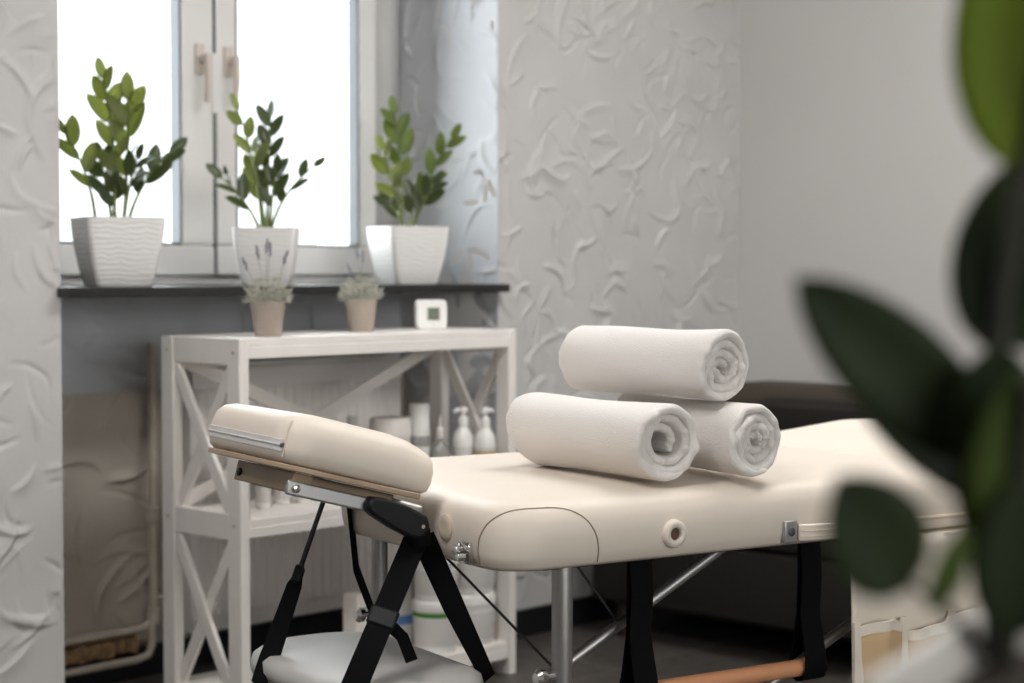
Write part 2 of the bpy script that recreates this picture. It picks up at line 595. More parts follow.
# baseboards
b = MB(); b.box(XN1 - 0.0, XR, YP - 0.016, YP + 0.004, 0, 0.078)
struct('baseboard_back', b, M_BASE, 'black baseboard under the grey plaster pier', 'baseboard', bevel=0.003)
b = MB(); b.box(XL, XN0, YP - 0.016, YP + 0.004, 0, 0.078)
struct('baseboard_left', b, M_BASE, 'black baseboard under the plaster pier beside the shelf unit', 'baseboard', bevel=0.003)
b = MB(); b.box(XN0, XN1, YN - 0.034, YN - 0.006, 0, 0.078)
struct('baseboard_niche', b, M_BASE, 'black baseboard below the radiator', 'baseboard', bevel=0.003)
b = MB(); b.box(XR - 0.016, XR, YF, YP - 0.016, 0, 0.078)
struct('baseboard_right', b, M_BASE, 'black baseboard behind the brown sofa', 'baseboard', bevel=0.003)

# sill
b = MB()
b.box(XN0 + 0.001, XN1 - 0.001, YP, YN + 0.03, 0.984, 1.006)
b.box(2.222, 3.648, 3.432, YP - 0.001, 0.984, 1.006)
struct('trim_1', b, M_SILL, 'black window sill carrying three white plant pots', 'window sill', bevel=0.0025)


# window
def window(name, x0, x1, z0, z1, y, label, flip=1):
    w = thing(name, label, 'window', (0, y, 0), kind='structure')
    fb = MB()
    t, dp = 0.045, 0.07
    fb.box(x0, x1, 0, dp, z0, z0 + t); fb.box(x0, x1, 0, dp, z1 - t, z1)
    fb.box(x0, x0 + t, 0, dp, z0 + t, z1 - t); fb.box(x1 - t, x1, 0, dp, z0 + t, z1 - t)
    fb.build('window_frame', M_PVC, w, bevel=0.004)
    xm = (x0 + x1) / 2
    for k, (a, c) in enumerate(((x0 + 0.025, xm - 0.004), (xm + 0.004, x1 - 0.025))):
        inner = 0.105 if k == 0 else 0.068
        l = 0.062 if k == 0 else inner
        r_ = inner if k == 0 else 0.060
        zb, zt = z0 + 0.024, z1 - 0.024
        s = MB()
        g0, g1, h0, h1 = a + l, c - r_, zb + 0.08, zt - 0.075
        s.box(a, c, -0.022, 0.05, zb, h0); s.box(a, c, -0.022, 0.05, h1, zt)
        s.box(a, g0, -0.022, 0.05, h0, h1); s.box(g1, c, -0.022, 0.05, h0, h1)
        so = s.build('sash', M_PVC, w, bevel=0.006)
        q = MB()
        q.box(g0, g1, -0.019, 0.02, h0, h0 + 0.006); q.box(g0, g1, -0.019, 0.02, h1 - 0.006, h1)
        q.box(g0, g0 + 0.006, -0.019, 0.02, h0, h1); q.box(g1 - 0.006, g1, -0.019, 0.02, h0, h1)
        q.build('gasket', M_GASKET, so)
        p = MB(); p.box(g0, g1, 0.012, 0.018, h0, h1)
        p.build('pane', M_GLASS, so)
        hx = (c - 0.050) if k == 0 else (a + 0.036)
        hb = MB()
        hz = 1.60
        hb.box(hx - 0.014, hx + 0.014, -0.032, -0.022, hz - 0.040, hz + 0.040)
        hb.tube([(hx, -0.03, hz), (hx, -0.062, hz)], 0.010, 12)
        hb.tube([(hx, -0.062, hz + 0.012), (hx, -0.064, hz - 0.05), (hx, -0.058, hz - 0.115)], [0.0105, 0.0095, 0.008], 10)
        hb.build('handle', M_HANDLE, so, bevel=0.003)
    # cover strip between the sashes, split where the lock sits
    cs = MB()
    cs.box(xm - 0.004, xm + 0.004, -0.020, 0.04, z0 + 0.03, z1 - 0.03)
    cs.build('centre_gap', M_GASKET, w)
    lk = MB(); lk.box(xm - 0.012, xm + 0.012, -0.026, -0.021, 1.46, 1.62)
    lk.build('lock_plate', M_PVC, w, bevel=0.002)
    return w


window('window_1', WX0, WX1, WZ0, WZ1, YN + 0.02, 'white framed two-sash window above the black sill')
w2 = window('window_2', -1.2, 2.6, 0.85, 2.5, YF - 0.06, 'wide white framed window opposite the massage table')

# ================================================================== RADIATOR + PIPES
rad = thing('radiator', 'white panel radiator on the niche wall behind the shelf unit', 'radiator', (0, 0, 0))
b = MB()
x0, x1, z0, z1, yf = 2.80, 3.535, 0.105, 0.795, 3.745
N = 22
xs_ = []
for i in range(N):
    a = x0 + 0.012 + (x1 - x0 - 0.024) * i / N
    wdt = (x1 - x0 - 0.024) / N
    xs_ += [(a, 0.0), (a + wdt * 0.62, 0.0), (a + wdt * 0.74, 0.007), (a + wdt * 0.88, 0.007)]
xs_.append((x1 - 0.012, 0.0))
pts = [(x0, 0.02)] + xs_ + [(x1, 0.02)]
rings = []
for (zz, ins) in ((z0, 0.010), (z0 + 0.035, 0.006), (z0 + 0.045, 0.0), (z1 - 0.065, 0.0), (z1 - 0.055, 0.006), (z1 - 0.006, 0.006), (z1, 0.014)):
    front = [Vector((x, yf + (ins if ins else d), zz)) for x, d in pts]
    back = [Vector((x1, yf + 0.06, zz)), Vector((x0, yf + 0.06, zz))]
    rings.append(front + back)
b.loops(rings)
b.build('panel', M_RAD, rad, smooth=30)
b = MB()
b.box(x0 + 0.005, x1 - 0.005, yf + 0.012, yf + 0.066, z1 - 0.004, z1 + 0.008)
for i in range(30):
    xx = x0 + 0.03 + i * (x1 - x0 - 0.06) / 29
    b.box(xx - 0.004, xx + 0.004, yf + 0.016, yf + 0.062, z1 + 0.008, z1 + 0.011)
b.build('top_grille', M_RAD, rad, bevel=0.001)
for xx in (x0 + 0.12, x1 - 0.12):
    b = MB(); b.box(xx - 0.015, xx + 0.015, yf + 0.05, YN - 0.02, z1 - 0.14, z1 - 0.06)
    b.build('wall_bracket', M_RAD, rad)
b = MB(); b.tube([(x0 - 0.045, yf + 0.035, z1 - 0.055), (x0 + 0.01, yf + 0.035, z1 - 0.055)], 0.013, 12)
b.tube([(x0 - 0.030, yf - 0.01, z1 - 0.055), (x0 - 0.030, yf + 0.045, z1 - 0.055)], 0.012, 12)
b.build('valve', M_BLACKP, rad)

pp = thing('heating_pipe', 'rust-stained cream heating pipes running low along the niche wall', 'pipe', (0, 0, 0))
b = MB()
vx = 2.715
b.tube([(vx, 3.81, 0.86), (vx, 3.81, 0.50), (vx, 3.81, 0.165), (vx - 0.01, 3.81, 0.14), (vx - 0.04, 3.81, 0.13), (2.235, 3.81, 0.13)], 0.0115, 12)
b.build('riser', M_PIPE, pp)
b = MB(); b.tube([(2.235, 3.80, 0.055), (2.65, 3.80, 0.055), (2.69, 3.80, 0.062), (2.702, 3.80, 0.09), (2.702, 3.80, 0.14)], 0.0105, 12)
b.build('return_pipe', M_PIPE, pp)
b = MB()
rr_ = random.Random(4)
rings = []
for k in range(30):
    x = 2.24 + 0.42 * k / 29
    up, dn, ft = 0.112 + rr_.uniform(-0.006, 0.006), 0.072 + rr_.uniform(-0.006, 0.006), 3.812 + rr_.uniform(-0.012, 0.006)
    rings.append([Vector((x, ft, dn)), Vector((x, ft - 0.006, (up + dn) / 2)), Vector((x, ft, up)), Vector((x, 3.850, up)), Vector((x, 3.850, dn))])
b.loops(rings)
b.build('rusty_bracket', M_RUST, pp)
for zz in (0.42, 0.16):
    b = MB(); b.lathe([(0.012, -0.022), (0.019, -0.018), (0.019, 0.018), (0.012, 0.022)], 8, (vx, 3.81, zz))
    b.build('pipe_nut', M_PIPE, pp)
b = MB(); b.tube([(vx, 3.81, 0.205), (vx + 0.06, 3.80, 0.205)], 0.0115, 10)
b.build('branch_pipe', M_PIPE, pp)

# ================================================================== SHELF UNIT
SX0, SX1, SY0, SY1, STOP = 2.485, 3.381, 3.160, 3.452, 0.893
shelf = thing('shelf_unit', 'white wooden shelf unit with crossed side braces below the window', 'shelf unit', (SX0, SY0, 0))
L_, D_ = SX1 - SX0, SY1 - SY0
PX, PY = 0.027, 0.046
for (px_, py_) in ((0, 0), (L_ - PX, 0), (0, D_ - PY), (L_ - PX, D_ - PY)):
    b = MB(); b.box(px_, px_ + PX, py_, py_ + PY, 0, STOP)
    post = b.build('post', M_SHELF, shelf, bevel=0.0025)
    if px_ == 0:
        for zz in (STOP - 0.032, 0.475, 0.072):
            s = MB()
            s.lathe([(0.0035, 0), (0.003, 0.0015)], 10, m=Matrix.Translation((px_, py_ + PY / 2, zz)) @ Matrix.Rotation(-PI / 2, 4, 'Y'))
            s.build('screw_plug', M_SCREW, post)
for z0, z1 in ((STOP - 0.046, STOP), (0.445, 0.488), (0.043, 0.086)):
    b = MB(); b.box(PX, L_ - PX, 0.004, D_ - 0.004, z1 - 0.018, z1)
    b.box(PX, L_ - PX, 0.002, 0.022, z0, z1 - 0.018)
    b.box(PX, L_ - PX, D_ - 0.022, D_ - 0.004, z0, z1 - 0.018)
    if z1 > 0.8:
        pass
    b.build('shelf_board', M_SHELF, shelf, bevel=0.002)
for sx in (0.002, L_ - PX + 0.002):
    for z0, z1 in ((STOP - 0.060, STOP - 0.0005), (0.440, 0.500), (0.030, 0.086)):
        b = MB(); b.box(sx, sx + PX - 0.004, PY, D_ - PY, z0, z1)
        b.build('side_rail', M_SHELF, shelf, bevel=0.002)
    for z0, z1 in ((0.500, STOP - 0.060), (0.086, 0.440)):
        c = sx + PX / 2 - 0.002
        b = MB()
        b.bar((c - 0.004, PY, z0 + 0.005), (c - 0.004, D_ - PY, z1 - 0.005), (0, 0.8, -0.6), 0.030, 0.012)
        b.build('cross_brace', M_SHELF, shelf, bevel=0.0015)
        b = MB()
        b.bar((c + 0.006, D_ - PY, z0 + 0.005), (c + 0.006, PY, z1 - 0.005), (0, 0.8, 0.6), 0.030, 0.012)
        b.build('cross_brace', M_SHELF, shelf, bevel=0.0015)
for a, c, yy in (((PX, 0.49), (L_ - PX, STOP - 0.05), D_ - 0.012), ((PX, STOP - 0.05), (L_ - PX, 0.49), D_ - 0.026)):
    b = MB(); b.bar((a[0], yy, a[1]), (c[0], yy, c[1]), (0, 0, 1), 0.034, 0.012)
    b.build('back_brace', M_SHELF, shelf, bevel=0.0015)


# ---- things on the shelf
def S(px, y):
    """world x for picture column px on the line Y = y"""
    t = (px - 512) / F
    return y * (CA + SA * t) / (SA - CA * t)


def lathe_thing(name, label, cat, loc, parts, group=None, rz=0.0):
    o = thing(name, label, cat, loc, rz, group)
    for pn, prof, m, lab in parts:
        b = MB(); b.lathe(prof, 28)
        p = b.build(pn, m, o, smooth=35)
        if lab:
            p['label'] = lab
    return o


ZM = 0.4885
# pump bottles
def pump_bottle(label, px, y, body_m, h=0.205, rad=0.034, band=None, yaw=0.0):
    o = thing('pump_bottle', label, 'bottle', (S(px, y), y, ZM), yaw, 'white pump bottles on the middle shelf')
    b = MB()
    k = h
    b.lathe([(rad * 0.9, 0), (rad, 0.006), (rad, k * 0.55), (rad * 0.93, k * 0.63), (rad * 0.66, k * 0.70), (rad * 0.42, k * 0.74), (rad * 0.40, k * 0.77)], 28)
    body = b.build('body', body_m, o, smooth=50)
    b = MB(); b.lathe([(rad * 0.47, k * 0.765), (rad * 0.47, k * 0.86), (rad * 0.40, k * 0.875), (0.006, k * 0.88), (0.006, k * 0.94)], 20)
    b.build('collar', M_WHITEP, o, smooth=35)
    b = MB()
    b.lathe([(0.010, k * 0.93), (0.0125, k * 0.94), (0.0125, k * 0.985), (0.009, k)], 18)
    b.tube([(0, 0, k * 0.965), (0.018, 0, k * 0.965), (0.024, 0, k * 0.938)], [0.006, 0.0055, 0.0045], 10)
    b.build('pump_head', M_WHITEP, o, smooth=40)
    b = MB(); b.lathe([(rad + 0.0006, k * 0.16), (rad + 0.0008, k * 0.17), (rad + 0.0008, k * 0.50), (rad + 0.0006, k * 0.51)], 28)
    b.build('label_wrap', M_PALEL, o)
    if band:
        b = MB(); b.lathe([(rad + 0.0011, k * 0.40), (rad + 0.0013, k * 0.405), (rad + 0.0013, k * 0.455), (rad + 0.0011, k * 0.46)], 28)
        b.build('label_stripe', band, o)
    return o


pump_bottle('white pump bottle with pale label between the clear bottle and the amber-banded one', 463, 3.25, M_WHITEP, rad=0.0275, yaw=2.6)
pump_bottle('white pump bottle with an amber band nearest the right end of the middle shelf', 485, 3.20, M_WHITEP, rad=0.0275, band=M_AMBER, yaw=-0.3)

lathe_thing('tall_bottle', 'tall white cylindrical bottle with a dark grey band on the middle shelf', 'bottle', (S(419, 3.31), 3.31, ZM),
            [('body', [(0.026, 0), (0.028, 0.004), (0.028, 0.150)], M_WHITEP, None),
             ('label_band', [(0.0284, 0.108), (0.0288, 0.109), (0.0288, 0.134), (0.0284, 0.135)], M_GREYL, 'dark grey band'),
             ('cap', [(0.0265, 0.1505), (0.0265, 0.212), (0.024, 0.216)], M_WHITEP, None)])
lathe_thing('clear_bottle', 'clear plastic bottle with a narrow neck next to the white pump bottles', 'bottle', (S(440, 3.27), 3.27, ZM),
            [('body', [(0.024, 0), (0.026, 0.005), (0.026, 0.085), (0.022, 0.105), (0.011, 0.120), (0.009, 0.125)], M_CLEAR, None),
             ('cap', [(0.010, 0.126), (0.011, 0.128), (0.010, 0.152), (0.004, 0.155), (0.003, 0.185)], M_OFFW, None)])
lathe_thing('cream_jar', 'wide off-white lidded jar on the middle shelf behind the headrest', 'jar', (S(390, 3.33), 3.33, ZM),
            [('body', [(0.048, 0), (0.051, 0.005), (0.051, 0.135)], M_OFFW, None),
             ('lid', [(0.0535, 0.136), (0.0535, 0.178), (0.050, 0.184)], M_OFFW, None)])
lathe_thing('small_bottle', 'small white bottle with a slim cap showing above the headrest cushion', 'bottle', (S(352, 3.36), 3.36, ZM),
            [('body', [(0.020, 0), (0.022, 0.004), (0.022, 0.145), (0.015, 0.160)], M_WHITEP, None),
             ('cap', [(0.014, 0.161), (0.014, 0.190), (0.012, 0.193)], M_PALEL, None)])
lathe_thing('small_bottle', 'small white bottle with a flat cap left of the slim-capped one', 'bottle', (S(333, 3.37), 3.37, ZM),
            [('body', [(0.020, 0), (0.022, 0.004), (0.022, 0.140), (0.017, 0.152)], M_WHITEP, None),
             ('cap', [(0.019, 0.153), (0.019, 0.175), (0.017, 0.178)], M_WHITEP, None)])
# row of small bottles seen under the headrest
for i, (px, y, h, rr, lab) in enumerate(((262, 3.30, 0.110, 0.017, 'small white bottle nearest the left post of the shelf unit'),
                                         (281, 3.33, 0.095, 0.019, 'second small white bottle from the left post, beside its neighbour'),
                                         (303, 3.31, 0.10, 0.018, 'third small white bottle from the left post of the shelf unit'))):
    lathe_thing('small_bottle', lab, 'bottle', (S(px, y), y, ZM),
                [('body', [(rr * 0.9, 0), (rr, 0.004), (rr, h * 0.66), (rr * 0.6, h * 0.76)], M_WHITEP, None),
                 ('label_wrap', [(rr + 0.0004, h * 0.12), (rr + 0.0006, h * 0.13), (rr + 0.0006, h * 0.5), (rr + 0.0004, h * 0.51)], M_PALEL, None),
                 ('cap', [(rr * 0.62, h * 0.765), (rr * 0.62, h * 0.97), (rr * 0.5, h)], M_GREYL, None)],
                'small bottles on the middle shelf under the headrest')

# bottom shelf
ZB = 0.0865


def tub(label, loc, rr, h, stripe=None):
    o = thing('plastic_tub', label, 'tub', loc, 0, 'stacked plastic tubs on the bottom shelf')
    b = MB(); b.lathe([(rr * 0.90, 0), (rr * 0.93, 0.004), (rr, h * 0.80)], 36)
    b.build('body', M_WHITEP, o, smooth=35)
    b = MB(); b.lathe([(rr * 1.03, h * 0.80), (rr * 1.045, h * 0.81), (rr * 1.045, h * 0.965), (rr * 1.02, h * 0.99), (rr * 0.90, h)], 36)
    b.build('lid', M_WHITEP, o, smooth=35)
    b = MB(); b.lathe([(rr * 0.938 + 0.001, h * 0.14), (rr * 0.94 + 0.0012, h * 0.15), (rr * 0.985 + 0.0012, h * 0.66), (rr * 0.985 + 0.001, h * 0.67)], 36)
    b.build('label_wrap', M_PALEL, o, smooth=35)
    if stripe:
        b = MB(); b.lathe([(rr * 0.992 + 0.001, h * 0.70), (rr * 0.993 + 0.0016, h * 0.705), (rr + 0.0016, h * 0.785), (rr + 0.001, h * 0.79)], 36)
        b.build('label_stripe', stripe, o, smooth=35)
    return o


t1 = (3.155, 3.226)
t2 = (3.284, 3.230)
tub('white lidded tub with a green stripe, lower of its stack on the bottom shelf', (*t1, ZB), 0.058, 0.130, M_GREEN)
tub('off-white lidded tub resting on the green-striped tub', (*t1, ZB + 0.1305), 0.056, 0.115)
tub('white lidded tub at the bottom of the stack by the right post', (*t2, ZB), 0.0635, 0.130)
tub('tall white lidded tub on top of the stack by the right post', (*t2, ZB + 0.1305), 0.0635, 0.140)


def carton(name, label, px, y, w, d, h, rz, m, marks):
    o = thing(name, label, 'box', (S(px, y), y, ZB), rz)
    b = MB(); b.box(-w / 2, w / 2, -d / 2, d / 2, 0, h)
    b.build('carton', m, o, bevel=0.0015)
    for pn, (x0, x1, z0, z1), mm in marks:
        b = MB(); b.box(x0, x1, -d / 2 - 0.0008, -d / 2 + 0.001, z0, z1)
        b.build(pn, mm, o)
    return o


c1 = carton('product_box', 'pale narrow box with a green leaf mark on the bottom shelf', 355, 3.30, 0.046, 0.046, 0.165, R(8), M_OFFW, [])
b = MB()
lf = []
for k in range(11):
    t = k / 10
    lf.append((-0.012 + 0.026 * t, 0.006 * math.sin(PI * t) + 0.008 * t))
for k in range(9, 0, -1):
    t = k / 10
    lf.append((-0.012 + 0.026 * t, -0.006 * math.sin(PI * t) + 0.008 * t))
b.loops([[Vector((x, -0.0238, z + 0.118)) for x, z in lf], [Vector((x, -0.0225, z + 0.118)) for x, z in lf]])
b.build('leaf_mark', M_GREEN, c1)
carton('product_box', 'white narrow box with a blue band beside the green-striped tub', 400, 3.34, 0.052, 0.040, 0.185, R(-6), M_WHITEP,
       [('blue_band', (-0.026, 0.026, 0.055, 0.078), M_BLUE), ('dark_edge', (0.022, 0.026, 0.0, 0.185), M_DARKP)])


# ---- thermometer
clk = thing('digital_thermometer', 'small white square digital thermometer with a grey display on the shelf top', 'thermometer', (S(431, 3.30), 3.30, STOP + 0.0002), R(-30))
b = MB()
lp = rr_loop(-0.040, 0.040, 0, 0.076, 0.014, 0, 6, 2)
b.loops([[Vector((x * s, yy, 0.038 + (z - 0.038) * s)) for x, z in lp] for yy, s in ((-0.011, 0.93), (-0.008, 1), (0.011, 1), (0.014, 0.93))])
b.build('case', M_WHITEP, clk, smooth=40)
b = MB(); b.box(-0.012, 0.020, -0.0122, -0.0105, 0.024, 0.056)
lcd = b.build('display', M_LCD, clk)
b = MB()
def digit(mb, x, z, segs, w=0.007, h=0.013):
    t = 0.0013
    S7 = {'a': (x, x + w, z + h - t, z + h), 'g': (x, x + w, z + h / 2 - t / 2, z + h / 2 + t / 2), 'd': (x, x + w, z, z + t),
          'f': (x, x + t, z + h / 2, z + h), 'b': (x + w - t, x + w, z + h / 2, z + h), 'e': (x, x + t, z, z + h / 2), 'c': (x + w - t, x + w, z, z + h / 2)}
    for s in segs:
        a = S7[s]
        mb.box(a[0], a[1], -0.0126, -0.0121, a[2], a[3])
digit(b, -0.006, 0.040, 'abged'); digit(b, 0.005, 0.040, 'bcfg')
digit(b, -0.006, 0.026, 'acdfg', 0.006, 0.009); digit(b, 0.005, 0.026, 'abcdef', 0.006, 0.009)
b.build('digits', M_LCDINK, lcd)
b = MB(); b.lathe([(0.0025, 0), (0.0025, 0.0015)], 12, m=Matrix.Translation((0.004, -0.0108, 0.014)) @ Matrix.Rotation(PI / 2, 4, 'X'))
b.build('button', M_PALEL, clk)


# ---- lavender pots
def lavender(label, px, y, seed, spikes, d=0.076, h=0.080):
    rnd = random.Random(seed)
    o = thing('potted_lavender', label, 'potted plant', (S(px, y), y, STOP + 0.0002), rnd.uniform(0, 3), 'beige lavender pots on the shelf unit')
    r1, r0 = d / 2, d / 2 * 0.80
    b = MB()
    b.lathe([(r0 * 0.95, 0), (r0, 0.003), (r1 * 0.985, h * 0.80), (r1 * 1.01, h * 0.81), (r1 * 1.03, h), (r1 * 0.93, h), (r1 * 0.90, h * 0.86), (0.004, h * 0.85)], 30)
    b.build('pot', M_CLAY, o, smooth=35)
    b = MB(); b.lathe([(r1 * 0.895, h * 0.855), (r1 * 0.6, h * 0.92), (0.006, h * 0.93)], 20)
    b.build('soil', M_SOIL, o)
    b = MB()
    for k in range(290):
        a, rr = rnd.uniform(0, 2 * PI), (rnd.random() ** 0.55) * r1 * 1.42
        zz = h * 0.97 + rnd.uniform(-0.002, 0.062) * (1 - 0.45 * (rr / (r1 * 1.28)) ** 2)
        c = Vector((rr * math.cos(a), rr * math.sin(a), zz))
        out = Vector((math.cos(a) * 0.8 + rnd.uniform(-.6, .6), math.sin(a) * 0.8 + rnd.uniform(-.6, .6), rnd.uniform(0.1, 1.1))).normalized()
        ln = rnd.uniform(0.010, 0.022)
        side = out.cross(Vector((rnd.uniform(-1, 1), rnd.uniform(-1, 1), rnd.uniform(-1, 1)))).normalized() * rnd.uniform(0.0016, 0.0028)
        nn = out.cross(side).normalized() * 0.0008
        p = [c - out * ln * 0.4, c + side + nn, c + out * ln * 0.6, c - side + nn, c - nn * 2]
        b.add(p, [(0, 1, 4), (1, 2, 4), (2, 3, 4), (3, 0, 4), (0, 3, 2, 1)])
    for k in range(26):
        a, rr = rnd.uniform(0, 2 * PI), rnd.random() * r1 * 1.0
        b.tube([(rr * 0.5 * math.cos(a), rr * 0.5 * math.sin(a), h * 0.9), (rr * math.cos(a), rr * math.sin(a), h + 0.012), (rr * 1.2 * math.cos(a), rr * 1.2 * math.sin(a), h + rnd.uniform(0.02, 0.042))], 0.0009, 4)
    b.build('foliage', M_LAVG, o, smooth=0)
    # flower spikes given as (dx, dz) in metres across the view
    q = o.rotation_euler.to_matrix().inverted()
    for dx, dz in spikes:
        base = q @ (CR * dx * 0.35 + CF * rnd.uniform(-0.015, 0.015))
        top = q @ (CR * dx + CF * rnd.uniform(-0.02, 0.02))
        base.z, top.z = h + 0.01, h + dz
        mid = (base + top) / 2 + Vector((rnd.uniform(-.004, .004), rnd.uniform(-.004, .004), 0))
        b = MB(); b.tube([base, mid, top], 0.0008, 5)
        st = b.build('stem', M_TWIG, o)
        b = MB()
        dr = (top - mid).normalized()
        for k in range(9):
            c = top - dr * (0.026 * k / 8) + Vector((rnd.uniform(-.0025, .0025), rnd.uniform(-.0025, .0025), 0))
            b.lathe([(0.0008, -0.004), (0.0032 - 0.0012 * (1 - k / 8), -0.001), (0.0026, 0.002), (0.0006, 0.005)], 6, c)
        b.build('bloom', M_LAVP, st, smooth=60)
    return o


lavender('beige clay lavender pot on the shelf unit, nearest its left post', 268, 3.225, 3,
         [(-0.058, 0.098), (-0.028, 0.125), (-0.002, 0.140), (0.004, 0.132), (0.044, 0.112)])
lavender('beige clay lavender pot on the shelf unit, nearer the white thermometer', 361, 3.325, 8,
         [(-0.012, 0.128), (0.006, 0.118), (-0.03, 0.085)])


# ================================================================== ZZ PLANTS
def leaf_geo(mb, base, tip, nrm, width, fold=0.18, droop=0.06, nl=8, nw=4):
    base, tip = Vector(base), Vector(tip)
    d = tip - base
    ln = d.length
    d.normalize()
    n = Vector(nrm)
    n = (n - d * n.dot(d)).normalized()
    s = d.cross(n)
    vs, fs = [], []
    for i in range(nl + 1):
        t = i / nl
        hw = width / 2 * max(0.02, (t ** 0.62) * ((1 - t) ** 0.72) / 0.395)
        c = base + d * (ln * t) - n * (droop * ln * (t * t))
        for j in range(nw + 1):
            u = -1 + 2 * j / nw
            vs.append(c + s * (u * hw) + n * (abs(u) * hw * fold))
    for i in range(nl):
        for j in range(nw):
            a = i * (nw + 1) + j
            fs.append((a, a + 1, a + nw + 2, a + nw + 1))
    mb.add(vs, fs)


def frond(parent, base, tip, bend, nleaf, lsize, rnd, mats, r0=0.0045, start=0.28, spread=0.9, plane=None, name='frond', young=False):
    """stem with paired pointed leaflets; base/tip/bend in parent space; plane = normal the leaflets face"""
    base, tip, bend = Vector(base), Vector(tip), Vector(bend)
    pts = []
    for k in range(11):
        t = k / 10
        pts.append(base * (1 - t) ** 2 + bend * 2 * t * (1 - t) + tip * t * t)
    b = MB()
    b.cur = 0
    b.tube(pts, [r0 * (1 - 0.75 * k / 10) for k in range(11)], 7)
    b.cur = 1
    nleaf = max(4, int(round(nleaf * 0.78)))
    for k in range(nleaf):
        t = start + (1 - start) * (k + 0.5) / nleaf
        q = t * 10
        i = min(9, int(q))
        p = pts[i].lerp(pts[i + 1], q - i)
        d = (pts[i + 1] - pts[i]).normalized()
        pn = (Vector(plane) + Vector((rnd.uniform(-.5, .5), rnd.uniform(-.5, .5), rnd.uniform(-.3, .5)))).normalized()
        side = d.cross(pn).normalized() * (1 if k % 2 else -1)
        if k == nleaf - 1:
            dirv = d
        else:
            dirv = (d * rnd.uniform(0.9, 1.2) + side * rnd.uniform(0.5, 0.8) * spread).normalized()
        sz = 1.22 * lsize * rnd.uniform(0.85, 1.12) * (0.8 + 0.3 * math.sin(PI * min(1, (k + 1) / nleaf)))
        nrm = (pn + side * rnd.uniform(-0.3, 0.3) + Vector((0, 0, 0.35))).normalized()
        leaf_geo(b, p + dirv * 0.002, p + dirv * sz, nrm, sz * rnd.uniform(0.40, 0.50), fold=0.22, droop=rnd.uniform(0.0, 0.12))
    return b.build(name, mats, parent, smooth=60, solid=0.0007)


def square_pot(parent, a, h, m, taper=0.72, r=0.012):
    prof_o = [(0.0, taper * 0.97), (0.003, taper), (h * 0.25, taper + (1 - taper) * 0.36), (h * 0.5, taper + (1 - taper) * 0.66), (h * 0.78, taper + (1 - taper) * 0.90), (h * 0.97, 0.995), (h, 1.0)]
    rings = []
    for z, s in prof_o:
        rings.append([Vector((x, y, z)) for x, y in rr_loop(-a / 2 * s, a / 2 * s, -a / 2 * s, a / 2 * s, r, 0, 5, 8)])
    wi = 0.006
    for z, s in ((h, 1.0), (h * 0.86, 0.955)):
        rings.append([Vector((x, y, z - (0.0 if z == h else 0))) for x, y in rr_loop(-a / 2 * s, a / 2 * s, -a / 2 * s, a / 2 * s, r, wi, 5, 8)])
    b = MB(); b.loops(rings)
    return b.build('pot', m, parent, smooth=50)


def sill_plant(label, px, y, a, h, rz, fronds, seed, mats):
    rnd = random.Random(seed)
    x = S(px, y)
    o = thing('potted_plant', label, 'potted plant', (x, y, 1.0063), rz, 'three leafy plants in white pots on the sill')
    square_pot(o, a, h, M_POTR)
    s = a * 0.93
    b = MB()
    slab(b, -s / 2, s / 2, -s / 2, s / 2, 0.01, [(0, h * 0.84), (0.002, h * 0.90), (s * 0.25, h * 0.93), (s * 0.45, h * 0.94)], 4, 4)
    b.build('soil', M_SOIL, o)
    q = Matrix.Rotation(-rz, 3, 'Z')
    f = x * CA + y * SA
    k = f / F                      # metres per pixel at the plant
    for (bx, dx, dz, bendx, dep, nl, ls, mi) in fronds:
        base = q @ (CR * (bx * k) + CF * rnd.uniform(-0.02, 0.02)); base.z = h * 0.92
        tip = q @ (CR * (dx * k) + CF * dep); tip.z = h + dz * k
        bend = q @ (CR * (bendx * k) + CF * dep * 0.3); bend.z = h + dz * k * 0.55
        pl = q @ (-CF + UP * 0.2)
        frond(o, base, tip, bend, nl, ls, rnd, [M_STEM, mats[mi]], plane=pl)
    return o


LM = (M_LEAF, M_LEAFD, M_LEAFB)
# (base dx, tip dx, tip dz, bend dx, depth, leaflets, leaf length, material) in picture pixels
sill_plant('leafy plant in a white ripple-sided pot at the pier end of the sill', 118, 3.60, 0.186, 0.162, R(-20),
           [(-22, -56, 88, -26, 0.02, 7, 0.062, 0), (-2, -14, 142, 2, 0.0, 11, 0.066, 0), (4, 14, 120, 14, -0.03, 9, 0.066, 0),
            (10, 54, 68, 20, 0.03, 7, 0.062, 1), (6, 26, 60, 12, -0.05, 6, 0.055, 1), (-6, -22, 62, -12, 0.05, 6, 0.06, 1), (-2, 0, 32, -4, -0.02, 4, 0.05, 1)], 5, LM)
sill_plant('leafy plant in a white pot in front of the meeting window sashes', 267, 3.60, 0.162, 0.146, R(-43),
           [(-4, -30, 122, -8, 0.0, 8, 0.056, 0), (0, 4, 114, 2, 0.02, 10, 0.058, 1), (4, 54, 66, 12, 0.0, 5, 0.048, 1),
            (-6, -46, 52, -18, -0.02, 6, 0.055, 1), (2, 12, 60, 6, -0.04, 6, 0.055, 1), (-2, -12, 78, -8, 0.03, 6, 0.056, 0)], 16, LM)
sill_plant('leafy plant in a white pot against the plaster reveal of the window', 408, 3.57, 0.174, 0.156, R(-18),
           [(-6, -14, 116, -4, 0.02, 10, 0.060, 2), (4, 46, 92, 18, 0.0, 9, 0.056, 2), (-4, -26, 80, -14, -0.02, 7, 0.056, 0),
            (4, 28, 44, 14, -0.03, 6, 0.056, 1), (-4, -20, 26, -10, 0.0, 4, 0.05, 1), (2, 8, 40, 4, 0.04, 6, 0.055, 1)], 27, LM)

